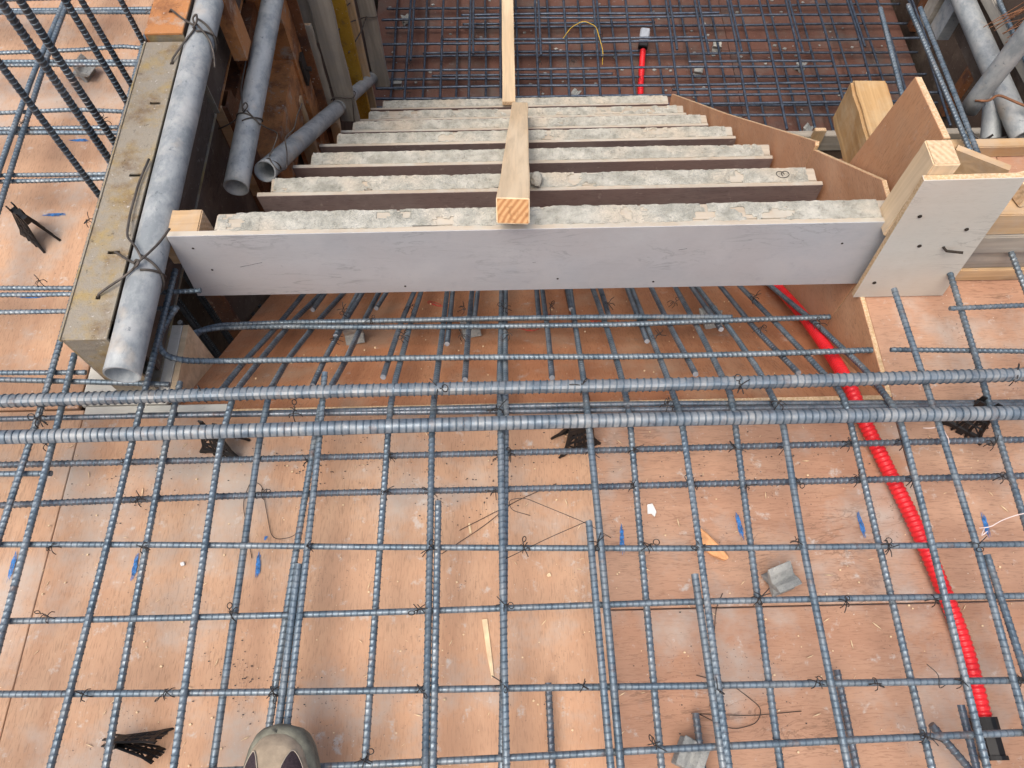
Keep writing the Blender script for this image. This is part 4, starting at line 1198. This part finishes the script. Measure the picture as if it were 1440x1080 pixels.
# ------------------------------------------------------------ reinforcing bars
INFO = {
 'deck_bent': ('ribbed deck bar that bends down over the deck edge into the stair', 'deck bars bent down into the stair', 'rebar', True),
 'deck_lap': ('short ribbed bar with sawn end lapped against a longer lengthwise deck bar', 'lapped short deck bars', 'rebar', True),
 'deck_long': ('blue grey ribbed bar running lengthwise over the deck, ending short of the stair', 'lengthwise bars of the deck mat', 'rebar', True),
 'deck_low': ('dull short bar lying low beneath the deck mat near the boot', 'short low bars under the deck mat', 'rebar_dull', True),
 'deck_skew': ('short bar lying askew beside the black end of the red conduit', None, 'rebar_dull', True),
 'left_long': ('ribbed bar running lengthwise over the left deck behind the dowels', 'lengthwise bars of the left deck', 'rebar', True),
 'stair_long': ('dark ribbed bar sloping down the stair soffit, cut short of the deck', 'sloping stair bars', 'rebar_dull', True),
 'stair_cross': ('ribbed bar lying crosswise over the sloping stair bars below the first riser', 'crosswise stair bars', 'rebar', True),
 'deck_cross': ('thin blue grey bar running crosswise through the main deck mat', 'crosswise bars of the deck mat', 'rebar', True),
 'edge_cross': ('dull grey bar running crosswise under the mat close to the deck edge', 'crosswise bars by the deck edge', 'rebar_dull', True),
 'left_cross': ('thin ribbed bar crossing the left deck towards the steel form panel', 'crosswise bars of the left deck', 'rebar', True),
 'right_cross': ('short bar running crosswise over the right deck below the slab edge timbers', 'crosswise bars of the right deck', 'rebar', True),
 'thick': (None, None, 'rebar_dusty', True),
 'starter': ('ribbed starter bar pointing out level from the right deck over the stair void', 'starter bars at the right deck', 'rebar', True),
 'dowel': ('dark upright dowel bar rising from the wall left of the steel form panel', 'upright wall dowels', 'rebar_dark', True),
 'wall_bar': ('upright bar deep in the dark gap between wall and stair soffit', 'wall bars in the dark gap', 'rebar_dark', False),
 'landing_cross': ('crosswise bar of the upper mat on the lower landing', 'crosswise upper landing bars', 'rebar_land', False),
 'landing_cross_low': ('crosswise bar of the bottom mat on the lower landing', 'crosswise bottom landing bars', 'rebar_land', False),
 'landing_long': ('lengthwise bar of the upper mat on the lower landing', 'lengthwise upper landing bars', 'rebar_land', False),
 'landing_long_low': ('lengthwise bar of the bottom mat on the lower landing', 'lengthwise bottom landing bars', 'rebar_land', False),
}
TL = ['thick dusty ribbed bar across the deck edge, the one closer to the stair', 'thick dusty ribbed bar across the deck edge, the one farther from the stair']
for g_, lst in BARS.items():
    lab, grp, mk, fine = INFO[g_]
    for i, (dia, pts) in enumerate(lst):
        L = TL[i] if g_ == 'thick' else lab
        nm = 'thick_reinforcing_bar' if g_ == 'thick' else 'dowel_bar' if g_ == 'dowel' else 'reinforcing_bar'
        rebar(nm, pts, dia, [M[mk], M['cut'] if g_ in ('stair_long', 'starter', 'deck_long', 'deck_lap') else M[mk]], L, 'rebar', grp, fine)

# ------------------------------------------------------------ wire ties at the crossings
TIES = [(-0.786, 0.481), (-0.641, 0.445), (-0.61, 0.38), (-0.319, 0.293), (-0.409, 0.388), (-0.349, 0.084), (-0.422, 0.195), (-0.207, 0.383), (-0.203, 0.445), (-0.127, 0.288), (-0.021, 0.44), (-0.025, 0.379), (-0.018, 0.197), (0.136, 0.447), (0.208, 0.448), (0.202, 0.383), (0.131, 0.282), (0.098, 0.081), (-0.136, 0.083), (0.295, 0.279), (0.378, 0.448), (0.384, 0.379), (0.446, 0.281), (0.37, 0.196), (0.568, 0.45), (0.569, 0.387), (0.724, 0.276), (0.811, 0.446), (0.808, 0.387), (0.643, 0.074), (0.569, 0.006), (0.634, 0.19), (-0.579, 0.298), (-0.21, -0.009), (0.193, 0.005), (0.29, 0.07), (0.433, 0.079), (0.726, 0.075), (-.72, .30), (-.50, .085), (-.14, .195), (.02, .285), (.50, .19), (.52, .075), (.585, .275), (-.62, .085), (-.70, .195), (.21, .28), (-.02, .085), (.0, .447), (.46, .445), (.66, .45), (-.34, .44), (-.13, .38), (.30, .385), (.47, .385), (.66, .385)]
def tie_mesh(seed, big=1.0, tails=2):
    q = random.Random(seed)
    mb = MB()
    r = .00105 * (1 + .2 * q.random())
    a = .012 * big
    # saddle over the crossing
    for s in (1, -1):
        pts = [Vector((-a * s * .8, -a * .8, -.012)), Vector((-a * s * .7, -a * .7, .004)), Vector((0, 0, .0095 + .001 * s)), Vector((a * s * .7, a * .7, .004)), Vector((a * s * .8, a * .8, -.012))]
        mb.tube(fillet(pts, .008, 3), r, 5)
    # twisted knot
    c = Vector((q.uniform(-.008, .008), q.uniform(-.008, .008), .011))
    d = Vector((q.uniform(-1, 1), q.uniform(-1, 1), .5)).normalized()
    side_ = d.orthogonal().normalized()
    up_ = d.cross(side_)
    pts = [c + d * (k * .0011) + (side_ * math.cos(k * 1.2) + up_ * math.sin(k * 1.2)) * .0013 for k in range(11)]
    mb.tube(pts, r, 5)
    # loop tail
    e = pts[-1]
    lr = q.uniform(.004, .008)
    mb.tube([e + d * lr + (d * -math.cos(k * .6) + side_ * math.sin(k * .6)) * lr for k in range(11)], r, 5)
    for t in range(tails):
        dd = Vector((q.uniform(-1, 1), q.uniform(-1, 1), q.uniform(-.25, .5))).normalized()
        ln_ = q.uniform(.012, .034)
        mb.tube(fillet([c, c + dd * ln_ * .5 + Vector((0, 0, .004)), c + dd * ln_], .005, 3), r, 5)
    me = bpy.data.meshes.new('tie_wire')
    me.from_pydata(mb.v, [], mb.f)
    me.materials.append(M['wire'])
    return me
TM = [tie_mesh(k, 1.0, 1 + k % 3) for k in range(7)]
def tie(x, y, z, k, rz, label, grp, s=1.0, rx=0.0):
    o = bpy.data.objects.new('tie_wire', TM[k % len(TM)])
    o.location = (x, y, z)
    o.rotation_euler = (rx, 0, rz)
    s *= .64
    o.scale = (s, s, s)
    put(o)
    tag(o, label, 'wire', grp)
for k, (x, y) in enumerate(TIES):
    tie(x, y, .100 if y < .35 else .082, k, rnd.uniform(0, 6), 'twisted black wire tie at a crossing of the deck mat', 'wire ties on the deck mat')
for k, x in enumerate((-.787, -.52, -.36, -.125, -.022, .125, .265, .39, .452, .86)):
    tie(x, .512 + .04 * (k % 2), .118, k + 2, rnd.uniform(0, 6), 'twisted black wire tie hanging on a thick bar at the deck edge', 'wire ties on the thick bars', 1.25)
for k, (x, y) in enumerate(((-.345, .715), (-.21, .715), (-.09, .715), (-.002, .715), (.31, .715), (.52, .72), (.64, .73), (-.30, .80), (-.36, .84), (-.22, .85), (-.10, .84), (.0, .84), (.10, .85), (.23, .845), (.37, .85), (.56, .86))):
    p = slope_pt(x, y, .068)
    tie(p.x, p.y, p.z, k + 1, rnd.uniform(0, 6), 'twisted black wire tie on the sloping stair bars', 'wire ties on the stair bars', 1.0, -.65)
for k, (x, y) in enumerate(((-.868, .80), (-1.01, 1.20), (-.835, 1.20), (-.81, .94), (-.80, 1.545), (-.99, 1.40))):
    tie(x, y, .104, k + 3, rnd.uniform(0, 6), 'twisted wire tie on the left deck bars', 'wire ties on the left deck')
for k in range(14):
    tie(-.46 + .155 * (k % 9) + .02, (2.76, 2.95, 3.13, 2.83)[k % 4], -1.242, k, k, 'twisted wire tie on the landing mat', 'wire ties on the landing mat', 1.3)

# loose wires lying on the deck
LW = [
 ([(.03, .335, .10), (-.0, .345, .098), (-.005, .362, .098), (.02, .366, .098), (.12, .32, .10), (.155, .295, .104)], 'dark hairpin of thin wire lying over the mat by the centre bar'),
 ([(-.09, .34, .003), (.02, .395, .003), (.08, .42, .003)], 'straight thin wire lying slantwise on the plywood by the centre bar'),
 ([(-.12, .30, .003), (-.05, .345, .003), (.0, .385, .003)], 'second straight thin wire lying slantwise left of the centre bar'),
 ([(-.02, .265, .09), (.06, .30, .098), (.125, .325, .104)], 'thin wire lying from the centre bar towards the doubled bars'),
 ([(-.44, .30, .003), (-.47, .40, .003), (-.46, .438, .003), (-.44, .43, .003), (-.41, .33, .003), (-.37, .33, .02), (-.35, .345, .03)], 'bent thin wire arch lying between the bars left of the boot line'),
 ([(.30, .055, .003), (.33, .20, .003), (.345, .225, .003)], 'long thin wire standing out on the right sheet near the doubled bars'),
 ([(.285, .10, .003), (.34, .085, .003), (.38, .05, .003), (.37, .03, .003), (.33, .02, .003), (.28, .045, .003)], 'loop of thin wire on the plywood near the mortar spacer by the bottom bars'),
 ([(.27, .045, .003), (.36, .04, .003), (.44, .045, .003)], 'straight thin wire lying crosswise beside the wire loop'),
 ([(.60, .10, .10), (.615, .085, .10), (.61, .065, .095), (.63, .075, .09)], 'curled thin wire hanging beside the red conduit'),
]
for p, l in LW:
    wire_obj('loose_wire', [p], .0006, M['wire'], l, 'wire', seg=5)
wire_obj('cord', [[(.74, .30, .095), (.755, .30, .10), (.775, .31, .10), (.80, .318, .10), (.84, .325, .10)], [(.745, .298, .10), (.735, .285, .10), (.745, .292, .105)]], .0008, M['pink_string'], 'pale pink cord caught on the crossing right of the conduit', 'cord')
wire_obj('cord', [[(.70, .475, .09), (.715, .47, .10), (.73, .48, .095), (.735, .465, .09), (.745, .455, .08), (.742, .44, .07)]], .0008, M['pink_string'], 'pale frayed cord hanging by the right bar chair', 'cord')
wire_obj('cord', [[(.30, 3.10, -1.23), (.34, 3.14, -1.20), (.40, 3.16, -1.18), (.46, 3.13, -1.19), (.49, 3.02, -1.24), (.485, 2.96, -1.27)]], .0016, M['yellow_string'], 'yellow cord looped over the landing mat', 'cord')

# ------------------------------------------------------------ red corrugated conduit
def conduit(pts, dia, label, per=.0085):
    P0 = fillet(pts, .12, 10)
    for _ in range(2):
        P0[1:-1] = (P0[:-2] + 2 * P0[1:-1] + P0[2:]) / 4
    L, at = resample(P0, 0)
    k = int(L / per)
    d = (np.arange(k)[:, None] * per + np.array([0, .3, .42, .88])[None, :] * per).ravel()
    h = np.tile([0, 0, 1, 1.0], k)
    P = at(d)
    T, A, B = frames(P)
    seg = 20
    th = np.arange(seg) / seg * 2 * math.pi
    r = dia / 2 * (.90 + .10 * h)[:, None] + 0 * th[None, :]
    V = P[:, None, :] + r[..., None] * (np.cos(th)[None, :, None] * A[:, None, :] + np.sin(th)[None, :, None] * B[:, None, :])
    n = len(P)
    i = np.arange(n - 1)[:, None] * seg
    j = np.arange(seg)[None, :]
    F = np.stack([i + j, i + (j + 1) % seg, i + seg + (j + 1) % seg, i + seg + j], -1).reshape(-1, 4)
    me = big_mesh('conduit', V.reshape(-1, 3) - P[0], F, [np.arange(seg)[::-1], np.arange((n - 1) * seg, n * seg)], [M['red']])
    t = thing('conduit', label, 'conduit', P[0])
    o = bpy.data.objects.new('tube', me)
    o.location = P[0]
    put(o, t)
    return t, P
cp = [slope_pt(.715, 1.25, .03), slope_pt(.700, 1.03, .03), slope_pt(.675, .86, .03), (.650, .70, -.06), (.628, .585, .026), (.641, .52, .018), (.662, .427, .017), (.685, .325, .017), (.700, .23, .017), (.712, .131, .017), (.708, .02, .017)]
cp[0] = slope_pt(.69, 1.25, .03); cp[1] = slope_pt(.682, 1.03, .03)
t, P = conduit(cp, .0255, 'red corrugated conduit running along the deck and down beside the stair bars')
mb = MB().tube([(.708, .03, .017), (.708, .012, .017)], .019, 16)
mb.tube([(.708, .012, .017), (.708, -.022, .017)], .0165, 8)
mb.tube([(.708, -.022, .017), (.708, -.028, .017)], .019, 16)
mb.build('end_cap', M['black'], t, loc=(.708, .02, .017))
t, P = conduit([(.655, 2.60, -1.375), (.668, 2.80, -1.375), (.682, 2.92, -1.372), (.70, 3.06, -1.36), (.712, 3.15, -1.345)], .030, 'short red conduit with grey end box under the landing mat', .012)
X_ = Vector((.015, .08, .025)).normalized()
o = MB().box(-.028, .045, -.024, .024, -.018, .018).build('end_cap', M['grey_plastic'], bevel=.006)
COL.objects.unlink(o)
Zv = (Vector((0, 0, 1)) - X_ * X_.z).normalized()
m = Matrix((X_, Zv.cross(X_), Zv)).transposed().to_4x4()
m.translation = (.722, 3.215, -1.325)
o.matrix_basis = m
put(o, t)
o = MB().box(-.06, -.028, -.024, .024, -.019, .019).build('collar', M['black'], bevel=.004)
COL.objects.unlink(o)
o.matrix_basis = m
put(o, t)

# ------------------------------------------------------------ black plastic bar chairs
def chair_parts(height):
    """returns MBs for saddle and two lattice legs of a splayed plastic bar chair; long axis local Y"""
    sad = MB()
    sad.box(-.008, .008, -.022, .022, height - .016, height - .008)
    for s in (-1, 1):
        sad.box(s * .0075 - .0016, s * .0075 + .0016, -.02, -.010, height - .008, height + .006)
        sad.box(s * .0075 - .0016, s * .0075 + .0016, .010, .02, height - .008, height + .006)
    sad.box(-.006, .006, -.034, -.022, height - .020, height - .004)
    legs = []
    for s in (-1, 1):
        mb = MB()
        x0, x1 = s * .005, s * .024
        def q(u, v):      # u along length, v 0 top to 1 bottom
            flare = .020 + .016 * v + .010 * max(0, v - .75) / .25
            return Vector((x0 + (x1 - x0) * v, u * flare, (height - .014) * (1 - v)))
        def strut(a, b, w=.0028):
            mb.tube([a, b], w, 4)
        for u in (-1, -.33, .33, 1):
            pts = [q(u, v) for v in (0, .35, .7, 1)]
            mb.tube(pts, .003, 4)
        for v in (.05, .3, .55, .8):
            strut(q(-1, v), q(1, v))
        for u in (-1, -.33, .33):
            strut(q(u, .3), q(u + .66, .55), .002)
            strut(q(u + .66, .55), q(u, .8), .002)
        pl_ = [q(-1, .78), q(1, .78), q(1, 1), q(.55, .9), q(0, .88), q(-.55, .9), q(-1, 1)]
        off = Vector((.002, 0, .001))
        n = len(pl_)
        mb.add([p - off for p in pl_] + [p + off for p in pl_], [tuple(range(n)), tuple(range(2 * n - 1, n - 1, -1))] + [(i, (i + 1) % n, n + (i + 1) % n, n + i) for i in range(n)])
        for u0, u1 in ((-1, -.72), (-.15, .15), (.72, 1)):
            pn = [q(u0, 0), q(u1, 0), q(u1, .5), q(u1, 1), q(u0, 1), q(u0, .5)]
            mb.add([p - off * .5 for p in pn] + [p + off * .5 for p in pn], [tuple(range(6)), tuple(range(11, 5, -1))] + [(i, (i + 1) % 6, 6 + (i + 1) % 6, 6 + i) for i in range(6)])
        top = [q(-1, .0), q(1, .0), q(1, .2), q(-1, .2)]
        mb.add([p - off for p in top] + [p + off for p in top], [(0, 1, 2, 3), (7, 6, 5, 4)] + [(i, (i + 1) % 4, 4 + (i + 1) % 4, 4 + i) for i in range(4)])
        legs.append(mb)
    return sad, legs
def bar_chair(x, y, z, rz, label, height=.075, tilt=None):
    t = thing('bar_chair', label, 'bar chair', (x, y, z))
    t.rotation_euler = tilt or (0, 0, rz)
    t.scale = (.82, .86, 1) if tilt is None else (.58, .72, .92)
    sad, legs = chair_parts(height)
    for mb, nm in ((sad, 'saddle'), (legs[0], 'leg'), (legs[1], 'leg')):
        me = bpy.data.meshes.new(nm)
        me.from_pydata(mb.v, [], mb.f)
        me.materials.append(M['black'])
        o = bpy.data.objects.new(nm, me)
        COL.objects.link(o)
        o.parent = t
bar_chair(-.975, .985, 0.002, .9, 'black plastic bar chair on the left deck under the lengthwise bars', .088)
bar_chair(-.516, .505, .002, 1.35, 'black plastic bar chair under the thick bars nearest the pipe end', .088)
bar_chair(.119, .500, .002, 1.9, 'black plastic bar chair under the thick bars before the middle of the stair', .088)
bar_chair(.826, .515, .002, .95, 'black plastic bar chair under the thick bars right of the red conduit', .088)
bar_chair(-.527, .018, .026, 0, 'black plastic bar chair lying on its side left of the boot', .085, tilt=(Matrix.Rotation(R(-6), 3, 'Z') @ Matrix.Rotation(R(-86), 3, 'Y') @ Matrix.Rotation(R(72), 3, 'Z')).to_euler())

# ------------------------------------------------------------ mortar spacer blocks with scooped sides
def spacer(x, y, z, rz, label, s=.022, rot=None, grp=None):
    poly = []
    for k in range(4):
        a = math.pi / 2 * k + math.pi / 4
        c = Vector((math.cos(a), math.sin(a))) * s * 1.30
        nx = Vector((math.cos(a + math.pi / 2), math.sin(a + math.pi / 2))) * s * 1.30
        for f in (0, .22, .40, .60, .78):
            p = c.lerp(nx, f)
            if .2 < f < .8:
                p *= (.48 if .3 < f < .7 else .84)
            poly.append((p.x, p.y))
    o = MB().prism(poly, 'x', -s * .95, s * .95).build('mortar_spacer', M['block'], bevel=.0012)
    o.rotation_euler = rot or (0, 0, rz)
    o.location = (x, y, z)
    return tag(o, label, 'spacer', grp)
spacer(.439, .242, .0215, .35, 'grey scooped mortar spacer block lying on the right plywood sheet')
spacer(-.985, 1.462, .0215, -.2, 'grey scooped mortar spacer block lying on the left deck', rot=(.6, 0, 1.3))
spacer(.258, -.012, .0215, 1.1, 'grey mortar spacer block under the short low bar near the bottom bars')
for x, y, l in ((-.085, .855, 'middle'), (-.345, .835, 'left'), (.47, .875, 'right')):
    p = slope_pt(x, y, .0205)
    o = spacer(p.x, p.y, p.z, 0, 'grey mortar spacer under the sloping stair bars, at %s' % {'middle': 'the middle of the stair', 'left': 'the pipe side of the stair', 'right': 'the conduit side of the stair'}[l], .022, rot=(-math.atan(SLP), 0, .2))
for k, (x, y) in enumerate(((-.52, 2.98), (.36, 2.88), (.86, 2.62), (1.1, 3.2), (1.45, 2.62), (-.5, 3.45), (.98, 3.02), (1.5, 3.05))):
    spacer(x, y, -1.3785, k, 'grey mortar spacer under the bottom mat of the landing', .022, grp='landing spacers')

# ------------------------------------------------------------ debris
def chip(name, pts, h, mat, label, cat, z=.001):
    o = MB().prism(pts, 'z', z, z + h).build(name, M[mat], loc=(pts[0][0], pts[0][1], z), bevel=h * .25)
    for v in o.data.vertices:
        v.co.z += rnd.uniform(0, h * .35) if v.co.z > h * .5 else 0
    return tag(o, label, cat)
chip('wood_chip', [(.318, .335), (.33, .325), (.352, .30), (.363, .283), (.357, .277), (.335, .286), (.318, .302), (.312, .318)], .010, 'brick', 'orange wood chip lying under a crossing on the right sheet', 'chip')
chip('paper_scrap', [(.236, .378), (.245, .380), (.251, .365), (.247, .356), (.241, .362), (.235, .361)], .004, 'white', 'small white scrap lying near the blue mark right of centre', 'scrap')
chip('wood_sliver', [(-.052, .192), (-.043, .193), (-.036, .135), (-.033, .105), (-.037, .102), (-.044, .138)], .002, 'chip', 'long pale wood sliver lying right of the doubled centre bars', 'sliver')
chip('wood_sliver', [(.132, .125), (.134, .126), (.139, .100), (.137, .099)], .0015, 'chip', 'tiny pale sliver beside the doubled bars right of the centre', 'sliver')
chip('wood_sliver', [(-.075, .352), (-.072, .353), (-.069, .335), (-.073, .334)], .0015, 'chip', 'tiny pale sliver left of the centre bar', 'sliver')
chip('pebble', [(.213, .230), (.218, .232), (.221, .227), (.216, .224)], .004, 'white', 'small white pebble by the crossbar right of the doubled bars', 'pebble')
chip('pebble', [(-.56, .295), (-.553, .297), (-.551, .291), (-.557, .289)], .004, 'white', 'small white pebble on the left of the main sheet', 'pebble')
chip('pebble', [(.056, .262), (.062, .265), (.064, .259), (.058, .257)], .004, 'chip', 'small tan pebble right of the centre bar', 'pebble')
rg = random.Random(3)
mb = MB()
for k in range(420):
    x, y = rg.uniform(-1.0, 1.05), rg.uniform(-.1, .56)
    s = rg.uniform(.0008, .0024)
    a = rg.uniform(0, 6)
    if k % 3 == 0:
        p = [(x + math.cos(a) * s * 4, y + math.sin(a) * s * 4), (x + math.sin(a) * s * .4, y - math.cos(a) * s * .4), (x - math.cos(a) * s * 3, y - math.sin(a) * s * 3), (x - math.sin(a) * s * .4, y + math.cos(a) * s * .4)]
    else:
        p = [(x + math.cos(a + q * 1.5) * s, y + math.sin(a + q * 1.5) * s * .8) for q in range(4)]
    mb.prism(p, 'z', .0018, .002 + s * .7)
o = mb.build('sawdust', M['chip'], loc=(0, 0, .002))
tag(o, 'tiny wood crumbs and sawdust scattered over the deck plywood', 'sawdust', kind='stuff')
mb = MB()
for cx, cy, sx, sy, n in ((-.30, .47, .18, .06, 90), (-.10, .40, .12, .06, 60), (-.42, .10, .10, .07, 90), (.0, .46, .3, .05, 70), (.45, .46, .25, .06, 70), (-.62, .42, .15, .08, 40), (.3, .1, .3, .1, 40)):
    for k in range(n):
        x, y = rg.gauss(cx, sx * .5), min(.56, rg.gauss(cy, sy * .5))
        s = rg.uniform(.0004, .0012)
        a = rg.uniform(0, 6)
        mb.prism([(x + math.cos(a + q * 1.57) * s * (1 + rg.random()), y + math.sin(a + q * 1.57) * s) for q in range(4)], 'z', .0018, .002 + s * .5)
o = mb.build('dirt_specks', M['ink'], loc=(0, 0, .002))
tag(o, 'black dirt specks scattered over the deck plywood near the thick bars', 'dirt', kind='stuff')
mb = MB()
for k in range(90):
    x, y = rg.uniform(-.55, .66), rg.uniform(.62, 1.05)
    c = slope_pt(x, y, .001)
    s = rg.uniform(.0006, .0018)
    mb.box(c.x - s, c.x + s * rg.random(), c.y - s, c.y + s, c.z, c.z + s * .8)
o = mb.build('sawdust', M['chip'], loc=(0, .8, -.2))
tag(o, 'tiny wood crumbs lying on the sloping stair soffit', 'sawdust', kind='stuff')
mb = MB()
for k in range(260):
    x, y = rg.uniform(-.6, 2.0), rg.uniform(2.45, 3.8)
    s = rg.uniform(.002, .009)
    a = rg.uniform(0, 6)
    mb.prism([(x + math.cos(a + q * 1.57) * s * (1 + .5 * rg.random()), y + math.sin(a + q * 1.57) * s) for q in range(4)], 'z', -1.3985, -1.398 + s * .5)
o = mb.build('rubble', M['block'], loc=(0, 3, -1.4))
tag(o, 'small rubble and crumbs scattered on the landing plywood', 'rubble', kind='stuff')

# ------------------------------------------------------------ boot of the person standing on the mat
boot = thing('work_boot', 'tan suede work boot with grey rubber toe and dark side patches', 'boot', (-.318, -.1, .111))
BX, BY, BZ = -.320, .036, .109          # toe tip
def half_w(t):       # t 0 toe tip .. 1 heel, half width of the sole
    pts = [(0, 0), (.015, .021), (.04, .032), (.09, .042), (.18, .050), (.28, .053), (.40, .050), (.55, .041), (.70, .037), (.85, .037), (.95, .030), (.985, .018), (1, 0)]
    return .92 * float(np.interp(t, [p[0] for p in pts], [p[1] for p in pts]))
def loft(z0f, z1f, shrink, prof, name, mat, t0=0.0, t1=1.0, n=40, m=20):
    """upper skin: rings across the foot"""
    vs, fs = [], []
    for i in range(n + 1):
        t = t0 + (t1 - t0) * (i / n) ** 1.4
        w = max(.0015, half_w(t) - shrink)
        h = prof(t)
        y = BY - t * .285 - (shrink if t < .1 else 0) * (1 - t * 10)
        for k in range(m + 1):
            a = math.pi * k / m
            cx = math.cos(a)
            sx = math.sin(a) ** .75
            vs.append((BX + .016 * t + w * (abs(cx) ** .85) * (1 if cx > 0 else -1), y, z0f(t) + h * sx))
    for i in range(n):
        for k in range(m):
            a = i * (m + 1) + k
            fs.append((a, a + 1, a + m + 2, a + m + 1))
    return MB().add(vs, fs)
up_prof = lambda t: float(np.interp(t, [0, .03, .08, .16, .28, .42, .55, .62, .8, 1], [.012, .030, .043, .054, .064, .082, .105, .125, .125, .11]))
loft(lambda t: BZ + .024, None, .004, up_prof, 'upper', M['suede']).build('upper', M['suede'], boot, loc=(BX, -.1, BZ), smooth=True)
# sole
vs = []
N = 60
out_ = []
for i in range(N + 1):
    t = (1 - math.cos(math.pi * i / N)) / 2
    out_.append((BX + .016 * t + half_w(t) + .003, BY + .003 - t * .291))
for i in range(N - 1, 0, -1):
    t = (1 - math.cos(math.pi * i / N)) / 2
    out_.append((BX + .016 * t - half_w(t) - .003, BY + .003 - t * .291))
MB().prism(out_, 'z', BZ, BZ + .026).build('sole', M['rubber'], boot, loc=(BX, -.1, BZ), bevel=.004)
# rubber toe bumper wrapping round the toe
vs, fs = [], []
n = 36
for i in range(n + 1):
    u = -1 + 2 * i / n
    t = abs(u) ** 1.6 * .30
    sgn = 1 if u > 0 else -1
    for (sh, dz) in ((-.0035, .020), (-.0040, .032), (-.0005, .043), (.006, .050), (.010, .049)):
        w = max(0, half_w(t) - sh)
        fade = 1 - .55 * (t / .30)
        hh = min(dz, .020 + (dz - .020) * fade)
        vs.append((BX + .016 * t + sgn * w, BY - t * .285 - sh * max(0, 1 - t * 9), BZ + hh))
for i in range(n):
    for k in range(4):
        a = i * 5 + k
        fs.append((a, a + 1, a + 6, a + 5))
MB().add(vs, fs).build('toe_bumper', M['rubber'], boot, loc=(BX, BY, BZ), smooth=True)
# dark mesh patches either side of the toe box, stitched edge
def up_pt(t, a, off=.0012):
    w = half_w(t) - .004 + off
    cx, sx = math.cos(a), math.sin(a) ** .75
    return Vector((BX + .016 * t + w * abs(cx) ** .85 * (1 if cx > 0 else -1), BY - t * .285, BZ + .024 + (up_prof(t) + off) * sx))
for s in (-1, 1):
    vs, fs = [], []
    n, m = 14, 8
    for i in range(n + 1):
        t = .105 + (.42 - .105) * i / n
        hw_ = .40 * min(1, (i / n * 4.0 + .03)) ** .5
        ac = .98 if s > 0 else math.pi - .98
        ac += -s * .10 * (1 - i / n)
        for k in range(m + 1):
            vs.append(up_pt(t, ac + hw_ * (k / m * 2 - 1), .0016))
    for i in range(n):
        for k in range(m):
            a = i * (m + 1) + k
            fs.append((a, a + 1, a + m + 2, a + m + 1))
    p = MB().add(vs, fs).build('side_patch', M['patch'], boot, loc=(BX, -.02, BZ), smooth=True)
    edge = [vs[i * (m + 1)] for i in range(n, -1, -1)] + [vs[i * (m + 1) + m] for i in range(n + 1)]
    wire_obj('stitching', [edge], .0008, M['stitch'], parent=p, seg=4)
MB().tube([up_pt(.62, a, -.004) + Vector((0, 0, 0)) for a in np.linspace(.2, math.pi - .2, 9)], .006, 8).build('tongue', M['suede'], boot, loc=(BX, -.15, BZ), smooth=True)
for k in range(5):
    t = .40 + .045 * k
    MB().tube([up_pt(t, a, .003) for a in np.linspace(1.1, math.pi - 1.1, 7)], .0022, 6).build('lace', M['stitch'], boot, loc=(BX, BY - t * .285, BZ), smooth=True)
